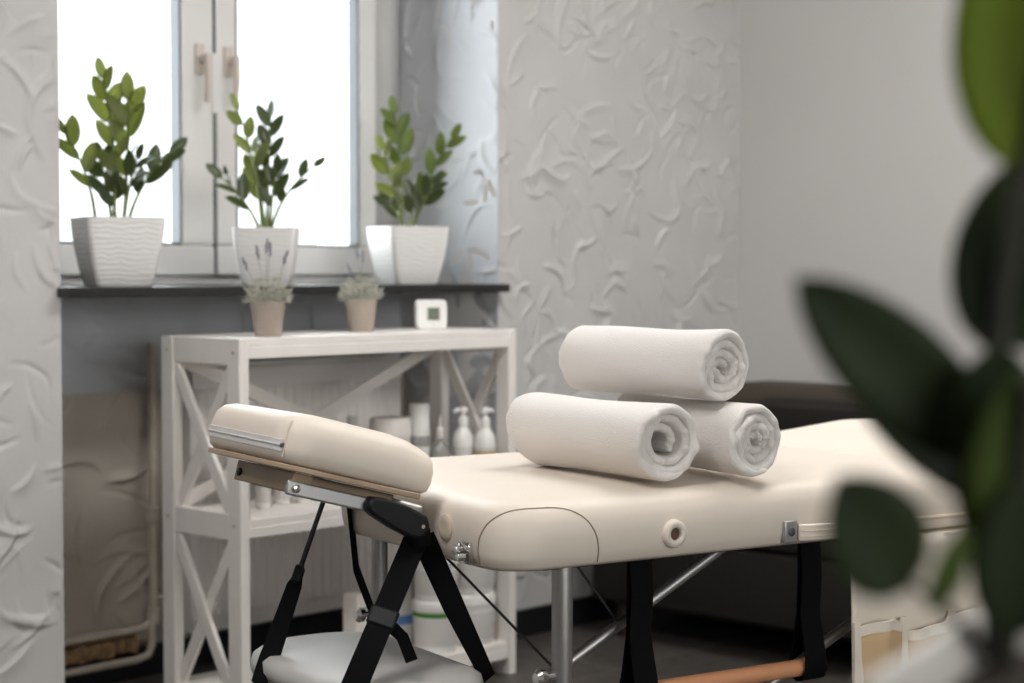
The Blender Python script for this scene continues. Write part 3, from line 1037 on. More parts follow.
# ================================================================== SOFA
sofa = thing('sofa', 'dark brown leather sofa against the pale wall behind the table', 'sofa', (4.76, 2.38, 0), R(0))
b = MB()
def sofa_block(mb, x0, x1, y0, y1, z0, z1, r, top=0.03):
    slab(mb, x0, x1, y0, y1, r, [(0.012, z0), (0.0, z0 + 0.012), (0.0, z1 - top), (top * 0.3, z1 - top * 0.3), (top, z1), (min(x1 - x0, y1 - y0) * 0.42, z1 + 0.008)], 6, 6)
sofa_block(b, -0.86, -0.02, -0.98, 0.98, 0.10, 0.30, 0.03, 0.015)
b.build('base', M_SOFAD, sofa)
b = MB()
slab(b, -0.25, -0.01, -0.98, 0.98, 0.05, [(0.01, 0.30), (0, 0.32), (0.0, 0.64), (0.015, 0.675), (0.045, 0.695), (0.10, 0.700)], 6, 8)
b.build('backrest', M_SOFA, sofa)
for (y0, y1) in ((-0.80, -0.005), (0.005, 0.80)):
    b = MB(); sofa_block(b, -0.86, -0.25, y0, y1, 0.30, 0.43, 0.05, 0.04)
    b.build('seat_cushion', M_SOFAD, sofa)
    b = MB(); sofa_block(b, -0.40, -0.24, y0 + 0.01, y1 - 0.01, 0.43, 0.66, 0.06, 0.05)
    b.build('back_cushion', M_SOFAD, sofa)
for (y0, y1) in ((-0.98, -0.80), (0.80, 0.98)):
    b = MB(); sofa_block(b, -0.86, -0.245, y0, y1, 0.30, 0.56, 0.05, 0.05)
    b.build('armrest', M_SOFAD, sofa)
for x in (-0.80, -0.08):
    for y in (-0.9, 0.9):
        b = MB(); b.lathe([(0.018, 0), (0.025, 0.1)], 14, (x, y, 0)); b.build('foot', M_SOFAFOOT, sofa)

# ================================================================== MASSAGE TABLE
TROT = -math.asin(0.2554)
L0 = W(0.073, 2.6, 0)
table = thing('massage_table', 'cream vinyl folding massage table carrying three rolled towels', 'massage table', L0, TROT)
ZBOT, ZTOP = 0.617, 0.712
W0, W1 = -0.040, 0.645
X0, XFOLD, XEND = -0.128, 0.835, 1.79
RC = 0.075
TPROF = [(0.030, ZBOT + 0.004), (0.014, ZBOT), (0.006, ZBOT + 0.006), (0.002, ZBOT + 0.022), (0.000, ZBOT + 0.045), (0.003, ZTOP - 0.028), (0.010, ZTOP - 0.013), (0.022, ZTOP - 0.003), (0.040, ZTOP + 0.001), (0.07, ZTOP + 0.004), (0.12, ZTOP + 0.007), (0.20, ZTOP + 0.008), (0.30, ZTOP + 0.009)]


def side_inset(z):
    ps = [p for p in TPROF if p[1] <= ZTOP + 0.0005][1:]
    for (d0, z0), (d1, z1) in zip(ps[:-1], ps[1:]):
        if z0 <= z <= z1:
            return d0 + (d1 - d0) * (z - z0) / max(1e-6, z1 - z0)
    return ps[-1][0]


def lump(x, y):
    return 0.0


def raise_end(x, y):
    # second section swells a little behind the fold
    return 0.024 * max(0.0, min(1.0, (x - XFOLD) / 0.25)) * max(0.0, min(1.0, (y + 0.0) / 0.5))


b = MB(); slab(b, X0, XFOLD - 0.003, W0, W1, [RC, 0.02, 0.02, 0.24], TPROF, 12, 16)
top1 = b.build('padded_top', M_VINYL, table, smooth=180)
b = MB(); slab(b, XFOLD + 0.003, XEND, W0, W1, [0.02, RC, RC, 0.02], TPROF, 12, 16, fn=raise_end)
top2 = b.build('padded_top', M_VINYL, table, smooth=180)
# wooden sub-frame under the padding
for (a, c) in ((X0 + 0.03, XFOLD - 0.012), (XFOLD + 0.012, XEND - 0.03)):
    b = MB(); b.box(a + (0.06 if a < 0 else 0), c, W0 + 0.03, W1 - 0.05, ZBOT - 0.004, ZBOT + 0.010)
    b.build('deck_board', M_BLACKP, table)


def perimeter(s, z, out=0.0):
    """point on the side of the first section; s measured from the near corner: s<0 along the head end, s>0 along the near side"""
    d = side_inset(z) - out
    q = PI / 2 * RC
    xa, wa = X0 + RC, W0 + RC
    if abs(s) <= q / 2:
        a = PI * 1.25 + s / RC
        return Vector((xa + (RC - d) * math.cos(a), wa + (RC - d) * math.sin(a), z))
    if s > 0:
        return Vector((xa + (s - q / 2), W0 + d, z))
    return Vector((X0 + d, wa + (-s - q / 2), z))


# stitched corner patch
def seam(sl, sr, ztop, name='corner_seam'):
    pts = []
    z0 = ZBOT + 0.006
    hh = ztop - z0
    for k in range(41):
        u = -1 + 2 * k / 40
        e = 3.2
        a = PI * (1 - k / 40)
        cx = math.copysign(abs(math.cos(a)) ** (2 / e), math.cos(a))
        sz = abs(math.sin(a)) ** (2 / 2.4)
        pts.append(perimeter((sl + sr) / 2 + cx * (sr - sl) / 2, z0 + hh * sz, 0.0003))
    b = MB(); b.tube(pts, 0.0010, 6)
    return b.build(name, M_VINYLSEAM, top1)


seam(-0.052, 0.150, ZTOP - 0.006)
# grommet on the near side
def side_disc(mb, x, z, prof, seg=28):
    mb.lathe(prof, seg, m=Matrix.Translation((x, W0 + side_inset(z), z)) @ Matrix.Rotation(PI / 2, 4, 'X'))


gx = 0.172
b = MB()
ring = [(0.0095, -0.004), (0.0095, 0.006), (0.012, 0.008), (0.017, 0.0075), (0.0205, 0.005), (0.0215, -0.002)]
vs, fs = [], []
mm = Matrix.Translation((gx, W0 + side_inset(0.654), 0.654)) @ Matrix.Rotation(PI / 2, 4, 'X')
sg = 32
for (r_, z_) in ring:
    for k in range(sg):
        a = 2 * PI * k / sg
        vs.append(mm @ Vector((r_ * math.cos(a), r_ * math.sin(a), z_)))
for i in range(len(ring) - 1):
    for k in range(sg):
        k2 = (k + 1) % sg
        fs.append((i * sg + k, i * sg + k2, (i + 1) * sg + k2, (i + 1) * sg + k))
b.add(vs, fs)
b.build('grommet', M_VINYL, top1, smooth=60)
b = MB(); side_disc(b, gx, 0.654, [(0.0098, -0.003), (0.0098, 0.0012)])
b.build('grommet_hole', mat('grommet_hole_brown', (0.10, 0.055, 0.03), 0.7), top1)

# latch hardware at the head end
b = MB()
lp = perimeter(-0.078, 0.640, 0.0)
b.box(lp.x - 0.006, lp.x + 0.002, lp.y - 0.013, lp.y + 0.013, 0.622, 0.654)
b.tube([lp + Vector((-0.006, 0.006, 0.002)), lp + Vector((-0.020, 0.006, 0.002))], 0.007, 14)
b.tube([lp + Vector((-0.012, -0.008, -0.006)), lp + Vector((-0.024, -0.008, -0.006))], 0.0055, 14)
b.tube([lp + Vector((-0.010, 0.006, 0.004)), lp + Vector((-0.016, -0.002, 0.018)), lp + Vector((-0.010, -0.010, 0.004))], 0.0025, 8)
b.build('latch', M_CHROME, table, bevel=0.001)
# head-end socket with puckered vinyl collar
b = MB()
cpt = Vector((X0 + 0.003, 0.118, 0.668))
b.lathe([(0.010, -0.002), (0.018, 0.0), (0.020, 0.004), (0.016, 0.007), (0.009, 0.006)], 24, m=Matrix.Translation(cpt) @ Matrix.Rotation(-PI / 2, 4, 'Y'))
b.build('socket_collar', M_PIPING, table, smooth=60)

# carry handle on the near side
hx0, hx1, hz = 0.396, 0.636, 0.640
for hx in (hx0, hx1):
    b = MB()
    y = W0 + side_inset(hz)
    b.box(hx - 0.013, hx + 0.013, y - 0.007, y + 0.002, hz - 0.017, hz + 0.017)
    plate = b.build('handle_plate', M_ALU, table, bevel=0.002)
    b = MB(); b.lathe([(0.0065, 0), (0.0065, 0.002), (0.004, 0.0032)], 16, m=Matrix.Translation((hx, y - 0.007, hz)) @ Matrix.Rotation(PI / 2, 4, 'X'))
    b.build('rivet', M_DARKP, plate)
b = MB()
pts = []
for k in range(17):
    t = k / 16
    pts.append((hx0 + 0.012 + (hx1 - hx0 - 0.024) * t, W0 - 0.007 - 0.014 * math.sin(PI * t) ** 0.6, hz - 0.002))
b.ribbon(pts, (0, 0, 1), 0.026, 0.007)
hd = b.build('carry_handle', M_VINYL, table, bevel=0.0025)
b = MB()
for dz in (-0.006, 0.003):
    b.tube([Vector(p) + Vector((0, -0.0040, dz)) for p in pts], 0.0011, 6)
b.build('stitching', M_PIPING, hd)
# end tab where the two sections meet
b = MB()
y = W0 + side_inset(0.65)
pts = [(hx1 + 0.012, y - 0.002, 0.641), (0.76, y - 0.0025, 0.640), (0.826, y - 0.002, 0.641)]
b.tube(pts, 0.0035, 8)
b.build('edge_piping', M_PIPING, top1)

# legs
LEGR = 0.0155
for (x, w) in ((0, 0), (0, 0.571), (1.66, 0), (1.66, 0.571)):
    b = MB()
    b.lathe([(LEGR * 0.82, 0.11), (LEGR * 0.82, 0.33), (LEGR, 0.335), (LEGR, ZBOT + 0.002)], 24, (x, w, 0))
    lg = b.build('leg', M_ALU, table, smooth=35)
    b = MB(); b.lathe([(0.019, 0), (0.021, 0.004), (0.017, 0.03), (LEGR * 0.83, 0.115)], 20, (x, w, 0))
    b.build('rubber_foot', M_BLACKP, lg)
    sgn = 1 if x < 0.5 else -1
    b = MB()
    mk = Matrix.Translation((x - 0.0 * sgn, w, 0.455)) @ Matrix.Rotation(-PI / 2 * sgn, 4, 'Y')
    b.lathe([(0.006, 0.012), (0.006, 0.03), (0.013, 0.031), (0.014, 0.040), (0.009, 0.046)], 12, m=mk)
    b.build('leg_knob', M_CHROME, lg, smooth=35)
# crossbars between leg pairs
for x in (0.0, 1.66):
    b = MB(); b.tube([(x, 0, 0.20), (x, 0.571, 0.20)], 0.010, 14)
    b.build('crossbar', M_ALU, table)
# diagonal braces
def brace(p, q, r=0.0085):
    b = MB(); b.tube([p, q], r, 14)
    return b.build('diagonal_brace', M_ALU, table)


brace((0.0, 0.045, 0.440), (0.345, 0.045, 0.616))
brace((0.0, 0.012, 0.206), (0.870, 0.012, 0.606))
brace((1.66, 0.012, 0.206), (0.89, 0.012, 0.606))
brace((1.66, 0.559, 0.206), (0.89, 0.559, 0.606))
for p, q in (((0.0, 0.430, ZBOT), (0.0, 0.0, 0.453)), ((0.046, 0.045, ZBOT), (0.134, 0.045, 0.508))):
    b = MB(); b.tube([p, q], 0.0022, 8)
    b.build('cable', M_WIRE, table)

# ---- hanging bar under the table
hb = thing('hanging_bar', 'orange wooden bar slung under the table on two black webbing straps', 'bar', L0, TROT)
SZ = 0.413
for x, loopz in ((0.137, SZ), (0.470, SZ)):
    b = MB()
    pts = [(x, -0.004, ZBOT - 0.001), (x + 0.002, -0.006, 0.56), (x - 0.003, -0.008, 0.50), (x, -0.019, SZ + 0.02), (x, -0.0205, SZ - 0.002), (x, -0.014, SZ - 0.015), (x, 0.0, SZ - 0.0205), (x, 0.014, SZ - 0.015), (x, 0.0205, SZ), (x, 0.013, SZ + 0.03), (x, 0.004, 0.50), (x, 0.002, 0.56), (x, 0.002, ZBOT - 0.001)]
    b.ribbon(pts, (1, 0, 0), [0.040, 0.040, 0.039, 0.042, 0.044, 0.044, 0.044, 0.044, 0.044, 0.042, 0.039, 0.039, 0.039], 0.003)
    b.build('strap', M_WEB, hb, smooth=60)
b = MB()
b.lathe([(0.006, 0.0), (0.0125, 0.004), (0.0135, 0.03), (0.0135, 0.385), (0.0125, 0.401), (0.006, 0.405)], 20, m=Matrix.Translation((0.085, 0.0, SZ)) @ Matrix.Rotation(PI / 2, 4, 'Y'))
b.build('rod', M_ROD, hb, smooth=40)

# ---- pocket organizer hanging on the near side
org = thing('pocket_organizer', 'cream canvas organizer with tan pockets hanging from the table side', 'organizer', L0, TROT)
ox0, ox1 = 0.518, 0.838
b = MB()
nx_, nz_ = 24, 20
for side in (0,):
    vs, fs = [], []
    for j in range(nz_ + 1):
        z = 0.615 - (0.615 - 0.20) * j / nz_
        for i in range(nx_ + 1):
            u = i / nx_
            y = W0 - 0.008 - 0.004 * math.sin(u * 9 + z * 6) - 0.004 * math.sin(u * 3.1 + 2) * (j / nz_)
            vs.append((ox0 + (ox1 - ox0) * u, y, z))
    for j in range(nz_):
        for i in range(nx_):
            a = j * (nx_ + 1) + i
            fs.append((a, a + 1, a + nx_ + 2, a + nx_ + 1))
    b.add(vs, fs)
b.build('back_panel', M_CANVAS, org, solid=0.003, smooth=180)
b = MB(); b.box(ox0 + 0.01, ox1 - 0.01, W0 - 0.010, W0 + 0.03, 0.609, 0.6155)
b.build('hanging_tab', M_CANVAS, org, bevel=0.001)
# pockets: x range, rim heights at both ends
pk = [(0.522, 0.618, 0.478, 0.476), (0.624, 0.726, 0.462, 0.478), (0.732, 0.834, 0.476, 0.480)]
for (a, c, za, zc) in pk:
    b = MB(); vs, fs = [], []
    n1, n2 = 14, 10
    for j in range(n2 + 1):
        for i in range(n1 + 1):
            u = i / n1
            zr = za + (zc - za) * u + 0.010 * math.sin(PI * u) * (1 if za > 0.47 else -0.2)
            z = zr + (0.21 - zr) * j / n2
            bulge = 0.024 * math.sin(PI * u) ** 0.6 * (0.55 + 0.45 * math.sin(PI * min(1, 0.25 + j / n2)))
            bulge *= 1 + 0.25 * math.sin(u * 11 + a * 30)
            vs.append((a + (c - a) * u, W0 - 0.014 - bulge, z))
    for j in range(n2):
        for i in range(n1):
            q = j * (n1 + 1) + i
            fs.append((q, q + 1, q + n1 + 2, q + n1 + 1))
    b.add(vs, fs)
    po = b.build('pocket', M_TAN, org, solid=0.002, smooth=180)
    b = MB()
    rim = [Vector(vs[i]) for i in range(n1 + 1)]
    b.ribbon([p + Vector((0, -0.001, -0.006)) for p in rim], (0, 0, 1), 0.016, 0.004)
    b.build('rim_binding', M_CANVAS, po, smooth=60)
for x in (0.5205, 0.621, 0.729, 0.8355):
    b = MB(); b.ribbon([(x, W0 - 0.018, 0.487), (x + 0.003, W0 - 0.022, 0.40), (x - 0.002, W0 - 0.020, 0.30), (x, W0 - 0.017, 0.205)], (1, 0, 0), [0.012, 0.022, 0.020, 0.016], 0.004)
    b.build('divider_binding', M_CANVAS, org, smooth=60)

# ================================================================== FACE CRADLE
FC = thing('face_cradle', 'cream vinyl headrest cushion on a tilted hinged bracket', 'headrest', L0, TROT)
TILT = R(15)
# local frame of the tilted cushion: origin on the table end, x' runs outwards (-x) and up
cw0, cw1 = 0.130, 0.442
cl = 0.264
org0 = Vector((X0 - 0.002, 0, 0.709))


def C(u, w, h):
    """u outwards from the table end, h above the cushion base"""
    return Vector((org0.x - u * math.cos(TILT) + h * math.sin(TILT), w, org0.z + u * math.sin(TILT) + h * math.cos(TILT)))


b = MB()
prof = [(0.030, 0.002), (0.012, 0.000), (0.004, 0.006), (0.0, 0.020), (0.0, 0.042), (0.004, 0.057), (0.013, 0.067), (0.028, 0.073), (0.06, 0.076), (0.11, 0.078)]
rings = []
for d, h in prof:
    lp = rr_loop(0.012, cl, cw0, cw1, [0.02, 0.05, 0.05, 0.02], d, 10, 10)
    rings.append([C(x, y, h * (0.80 + 0.20 * min(1.0, max(0.0, x - 0.01) / 0.06))) for x, y in lp])
b.loops(rings)
b.f = [tuple(reversed(f)) for f in b.f]
cush = b.build('cushion', M_VINYL, FC, smooth=180)


def cper(s, h, out=0.0):
    """point on the outer end of the cushion; s from the near outer corner: s>0 along the near side, s<0 along the outer end"""
    r_ = 0.05
    q = PI / 2 * r_
    xa, wa = cl - r_, cw0 + r_
    if abs(s) <= q / 2:
        a = -PI / 4 - s / r_
        return C(xa + (r_ + out) * math.cos(a), wa + (r_ + out) * math.sin(a), h)
    if s > 0:
        return C(xa - (s - q / 2), cw0 - out, h)
    t = -s - q / 2 - (cw1 - cw0 - 2 * r_)
    if t > 0:
        a = min(t / r_, PI / 2)
        return C(xa + (r_ + out) * math.cos(a), cw1 - r_ + (r_ + out) * math.sin(a), h)
    return C(cl + out, wa + (-s - q / 2), h)


# zip band round the outer end
zs0, zs1 = -0.318, -0.012
pts = [cper(zs0 + (zs1 - zs0) * k / 30, 0.025 - 0.002 * (k / 30), 0.0008) for k in range(31)]
b = MB(); b.ribbon(pts, [Vector((0, 0, 1))] * 31, 0.017, 0.002)
zp = b.build('zipper', M_ZIP, cush, smooth=60)
b = MB(); b.tube([p + (p - C(cl / 2, 0.286, 0.036)).normalized() * 0.0012 for p in pts], 0.0013, 6)
b.build('zip_teeth', M_PALEL, zp)
b = MB(); pe = pts[-1]
b.box(-0.003, 0.005, -0.002, 0.002, -0.003, 0.003, Matrix.Translation(pe))
b.build('zip_pull', M_DARKP, zp, bevel=0.001)
for ss in (-0.008,):
    pts = [cper(ss, h, 0.0004 - max(0, (h - 0.05)) * 0.5) for h in (0.008, 0.02, 0.035, 0.048, 0.056, 0.060)]
    b = MB(); b.tube(pts, 0.0010, 6)
    b.build('side_seam', M_PIPING, cush)

# plywood plate
b = MB()
lp = rr_loop(0.028, cl - 0.004, cw0 + 0.002, cw1 - 0.002, [0.01, 0.05, 0.05, 0.01], 0, 8, 6)
rings = [[C(x, y, h) for x, y in lp] for h in (-0.009, -0.001)]
b.loops(rings)
b.f = [tuple(reversed(f)) for f in b.f]
b.build('plywood_plate', M_PLY, FC, smooth=35, bevel=0.0015)
# outer cross block
CM = Matrix(((-math.cos(TILT), 0, math.sin(TILT), org0.x), (0, 1, 0, 0), (math.sin(TILT), 0, math.cos(TILT), org0.z), (0, 0, 0, 1)))
b = MB(); b.box(cl - 0.062, cl - 0.030, cw0 + 0.014, cw1 - 0.10, -0.040, -0.010, CM)
blk = b.build('cross_block', M_BLOCK, FC, bevel=0.002)
b = MB(); b.lathe([(0.006, 0), (0.006, 0.003), (0.003, 0.004)], 14, m=CM @ Matrix.Translation((cl - 0.030, cw1 - 0.118, -0.027)) @ Matrix.Rotation(PI / 2, 4, 'Y'))
b.build('screw', M_BLACKP, blk)
for wq in (cw0 + 0.030, cw1 - 0.060):
    b = MB(); b.box(0.06, cl - 0.068, wq, wq + 0.030, -0.034, -0.010, CM)
    b.build('inner_rail', M_BLOCK, FC, bevel=0.002)
# aluminium arms
for w in (cw0 + 0.010, cw1 - 0.016):
    b = MB()
    b.box(0.045, cl - (0.022 if w < 0.2 else 0.10), w, w + 0.006, -0.043, -0.022, CM)
    arm = b.build('bracket_arm', M_ALU, FC, bevel=0.003)
    b = MB(); b.lathe([(0.0065, 0), (0.0065, 0.003), (0.004, 0.0045)], 16, m=CM @ Matrix.Translation((cl - (0.036 if w < 0.2 else 0.114), w, -0.032)) @ Matrix.Rotation(PI / 2, 4, 'X'))
    b.build('bolt', M_CHROME, arm)
# black locking cam levers
for w in (cw0 + 0.004,):
    b = MB()
    lp = [(u + 0.020, h) for u, h in [(0.098, -0.030), (0.092, -0.020), (0.070, -0.018), (0.03, -0.022), (-0.004, -0.030), (-0.012, -0.045), (-0.004, -0.062), (0.016, -0.066), (0.05, -0.058), (0.085, -0.046), (0.096, -0.040)]]
    b.loops([[C(u, w - 0.012, h) for u, h in lp], [C(u, w + 0.014, h) for u, h in lp]])
    b.f = [tuple(reversed(f)) for f in b.f]
    lv = b.build('locking_lever', M_BLACKP, FC, bevel=0.006, bseg=3, smooth=40)
    b = MB(); b.lathe([(0.0035, 0), (0.003, 0.0015)], 12, m=CM @ Matrix.Translation((0.022, w - 0.0118, -0.046)) @ Matrix.Rotation(PI / 2, 4, 'X'))
    b.build('pivot_pin', M_CHROME, lv)
# two pegs going into the table end
for w in (0.20, 0.372):
    b = MB(); b.tube([C(-0.012, w, -0.026), C(0.03, w, -0.024), C(0.085, w, -0.024)], 0.0095, 12)
    b.build('mounting_peg', M_ALU, FC)

# ---- arm shelf slung under the headrest
AS = thing('arm_shelf', 'grey padded arm rest slung below the headrest on black straps', 'arm rest', L0 + CR * -0.014, TROT)
ZA = 0.452
ax0, ax1, aw0, aw1 = -0.305, -0.048, 0.070, 0.485
b = MB()
slab(b, ax0, ax1, aw0, aw1, [0.11, 0.06, 0.10, 0.12], [(0.02, ZA - 0.040), (0.004, ZA - 0.036), (0.0, ZA - 0.022), (0.004, ZA - 0.008), (0.016, ZA), (0.05, ZA + 0.003), (0.11, ZA + 0.004)], 10, 8)
pad = b.build('pad', M_GREYPAD, AS, smooth=180)
WD = (0.0, 0.0, 0.0)
def strap(pts, wd, width, parent=AS, th=0.0028):
    b = MB(); b.ribbon(pts, wd, width, th)
    return b.build('strap', M_WEB, parent, smooth=60)


tp = Vector((-0.148, 0.140, 0.652))
wd = Vector((0.848, -0.53, 0)) * 0  # unused
camr = Vector((0.848, -0.53, 0))     # camera right in table space
# near pair: from the lever down to the near edge of the pad
s1 = strap([tp, tp.lerp(Vector((-0.300, 0.066, 0.440)), 0.5), Vector((-0.300, 0.066, 0.440)), Vector((-0.305, 0.075, 0.418)), Vector((-0.290, 0.12, 0.408))], [camr] * 3 + [Vector((1, -0.2, 0))] * 2, [0.036, 0.037, 0.038, 0.038, 0.038])
s2 = strap([tp + Vector((0.010, 0, 0)), (tp + Vector((0.010, 0, 0))).lerp(Vector((-0.050, 0.108, 0.440)), 0.5), Vector((-0.046, 0.108, 0.440)), Vector((-0.055, 0.12, 0.415)), Vector((-0.09, 0.13, 0.408))], [camr] * 3 + [Vector((0.3, 1, 0))] * 2, [0.036, 0.033, 0.024, 0.024, 0.024])
# strap gather at the top
b = MB(); b.tube([tp + Vector((0.004, 0, 0.012)), tp + Vector((0.004, 0, -0.012))], [0.017, 0.019], 12)
b.build('strap_gather', M_WEB, AS)
# buckle on the near strap
mpt = tp.lerp(Vector((-0.300, 0.066, 0.440)), 0.50)
b = MB()
dd = (Vector((-0.300, 0.066, 0.440)) - tp).normalized()
b.bar(mpt - dd * 0.015, mpt + dd * 0.015, camr, 0.043, 0.009)
bk = b.build('buckle', M_BLACKP, AS, bevel=0.004)
b = MB()
st = mpt + dd * 0.01 + camr * 0.012
b.ribbon([st, st + Vector((0.018, -0.008, -0.02)), st + Vector((0.030, -0.014, -0.055))], camr, 0.018, 0.0025)
b.build('strap_tail', M_WEB, bk)
# far pair
fp1 = Vector((-0.160, 0.415, 0.690))
e1 = Vector((-0.292, 0.350, 0.445))
m1 = fp1.lerp(e1, 0.50)
s3 = strap([fp1, m1 - (e1 - fp1) * 0.06, m1 + (e1 - fp1) * 0.06, e1, Vector((-0.308, 0.335, 0.425)), Vector((-0.292, 0.32, 0.408))], [Vector((0.25, 0.97, 0))] * 2 + [camr] * 4, [0.020, 0.022, 0.024, 0.032, 0.036, 0.036])
b = MB(); b.bar(m1 - (e1 - fp1) * 0.05, m1 + (e1 - fp1) * 0.05, camr, 0.014, 0.022)
b.build('buckle', M_BLACKP, AS, bevel=0.003)
fp2 = Vector((-0.120, 0.415, 0.680))
s4 = strap([fp2, Vector((-0.100, 0.430, 0.56)), Vector((-0.050, 0.440, 0.445)), Vector((-0.045, 0.44, 0.42)), Vector((-0.06, 0.43, 0.408))], [camr * 0.5 + Vector((0.2, 0.97, 0))] * 5, 0.030)


# ================================================================== TOWELS
def towel(label, front, rad, length, turns, seed, yaw_off=0.0, squash=1.0, a_start=0.0, loose=0.0, core=0.16, back_drop=0.0, tilt=0.0, end_dir=1):
    """rolled towel; front = centre of the end that faces the camera, in table space; axis runs along +w"""
    rnd = random.Random(seed)
    ctr = Vector(front)
    o = thing('rolled_towel', label, 'towel', L0 + Matrix.Rotation(TROT, 3, 'Z') @ ctr, TROT + yaw_off, 'rolled white towels stacked on the massage table')
    n = int(turns * 64)
    pitch = rad * (1 - core) / turns
    th = pitch * 0.50
    nl = 40
    ph = [rnd.uniform(0, 6.28) for _ in range(10)]

    def rr(a_turn):
        t = a_turn / turns
        return rad * core + (rad - th) * (1 - core) * (t ** (1.0 - 0.10 * loose))
    vs, fs = [], []
    fz = [[rnd.uniform(-1, 1) for _ in range(n + 2)] for _ in range(4)]
    fz = [[(q[max(0, i - 1)] + 2 * q[i] + q[i + 1]) / 3 for i in range(n + 1)] for q in fz]
    for il in range(nl + 1):
        s = il / nl
        # distance from ends -> rounded lip
        for i in range(n + 1):
            turn = turns * i / n
            ang = a_start + end_dir * 2 * PI * turn
            rc = rr(turn)
            # wobble of layers, stronger in the inside
            wob = 0.0
            wob += 0.026 * rad * math.sin(2.07 * ang + ph[0])
            wob += 0.022 * rad * math.sin(3.19 * ang + ph[1] + 2.0 * s)
            wob += 0.006 * rad * math.sin(4.3 * ang + ph[2] + 5 * s)
            rc = rc + wob * min(1.0, rc / rad + 0.1)
            axial = 0.005 * math.sin(0.83 * ang + ph[3]) + 0.0022 * math.sin(2.3 * ang + ph[4]) + 0.0010 * math.sin(7.7 * ang + ph[7]) + 0.022 * (1 - turn / turns) ** 1.5 * (1 if loose else 0.45)
            y0, y1 = axial, length - 0.012 * math.sin(1.3 * ang + ph[5])
            # cosine spacing keeps more rings near the lips
            sm = 0.5 - 0.5 * math.cos(PI * s)
            y = y0 + (y1 - y0) * sm
            de = min(y - y0, y1 - y)
            fuzz = max(0.0, 1 - de / 0.016)
            y += 0.0022 * fz[0][i] * fuzz * (1 if s < 0.5 else -1)
            rc += 0.0012 * fz[1][i] * fuzz
            lip = min(1.0, math.sqrt(max(0.0, 1 - (1 - min(1, de / 0.011)) ** 2)))
            t2 = th * (0.15 + 0.85 * lip)
            tend = min(1.0, (n - i) / 7.0, (i + 0.6) / 6.0)
            t2 *= 0.25 + 0.75 * math.sqrt(max(0, tend))
            rc -= th * 1.3 * max(0.0, 1 - (n - i) / 26.0) ** 1.5
            mid = 1 - 0.035 * math.sin(PI * sm) + 0.012 * math.sin(9 * sm + ph[6]) + 0.006 * math.sin(2 * ang + 7 * sm)
            for sgn in (1, -1):
                r_ = (rc + sgn * t2 * (1 + (0.05 * math.sin(5 * ang + 9 * s) if sgn > 0 else 0))) * mid
                x, z = r_ * math.cos(ang), r_ * math.sin(ang)
                # flatten the underside
                zz = z * squash
                lim = -rad * 0.93 * squash
                if zz < lim:
                    zz = lim - (lim - zz) * -0.15
                    zz = max(zz, lim - 0.0)
                vs.append((x * (1 + (1 - squash) * 0.6), y, zz + y * tilt))
    row = (n + 1) * 2
    for il in range(nl):
        for i in range(n):
            a = il * row + i * 2
            c = a + row
            fs.append((a, a + 2, c + 2, c))
            fs.append((a + 1, c + 1, c + 3, a + 3))
        a, c = il * row, (il + 1) * row
        fs.append((a, c, c + 1, a + 1))
        a, c = il * row + n * 2, (il + 1) * row + n * 2
        fs.append((a, a + 1, c + 1, c))
    for i in range(n):
        a = i * 2
        fs.append((a, a + 1, a + 3, a + 2))
        a = nl * row + i * 2
        fs.append((a, a + 2, a + 3, a + 1))
    b = MB(); b.add(vs, fs)
    cl_ = b.build('terry_cloth', M_TERRY, o, smooth=180)
    return o, cl_


def in_table(px, f):
    """picture column and distance -> table coordinates (x, w)"""
    r = (px - 512) / F * f
    dr, df = r - 0.073, f - 2.6
    return dr * 0.848 + df * 0.53, -dr * 0.53 + df * 0.848


TZ = ZTOP + 0.008
xa, wa = in_table(672, 2.715)
xb, wb = in_table(760, 2.77)
xc, wc = in_table(727, 2.80)
RA, RB = 0.068, 0.0655
towel('white towel roll with a loose open end, lying nearest the headrest', (xa, wa, TZ + RA * 0.93), RA, 0.335, 3.0, 4, yaw_off=R(4), a_start=R(305), loose=0.6, core=0.26, squash=0.97)
towel('white towel roll with a tight spiral end, lying nearest the carry handle', (xb, wb, TZ + RB * 0.93), RB, 0.33, 4.0, 9, yaw_off=R(2), a_start=R(285), core=0.04, squash=0.97)
towel('white towel roll resting on top of the other two', (xc, wc, TZ + RB * 1.86 + 0.050), RB, 0.345, 4.0, 12, yaw_off=R(7), a_start=R(262), core=0.04, squash=0.98)

# ================================================================== FOREGROUND PLANT
FPZ = 0.700
pc = W(0.262, 0.715, FPZ)
fp = thing('potted_plant', 'large glossy-leaved plant in a white square pot close to the camera', 'potted plant', pc, math.atan2(SA * 0.86 + CA * 0.485, CA * 0.86 - SA * 0.485) + PI / 4)
# turn so that one corner of the pot points away from the camera
fp.rotation_euler = (0, 0, math.atan2(*(lambda v: (v.y, v.x))(W(-0.485, -0.86, 0))))
square_pot(fp, 0.196, 0.187, M_POT, taper=0.75, r=0.014)
b = MB(); slab(b, -0.09, 0.09, -0.09, 0.09, 0.012, [(0, 0.155), (0.004, 0.168), (0.05, 0.172), (0.08, 0.172)], 5, 6)
b.build('soil', M_SOIL, fp)
inv = (Matrix.Translation(pc) @ Matrix.Rotation(fp.rotation_euler.z, 4, 'Z')).inverted()


def V(px, py, f):
    return inv @ at(px, f, py=py)


nv = lambda r, f, z: inv.to_3x3() @ W(r, f, z)


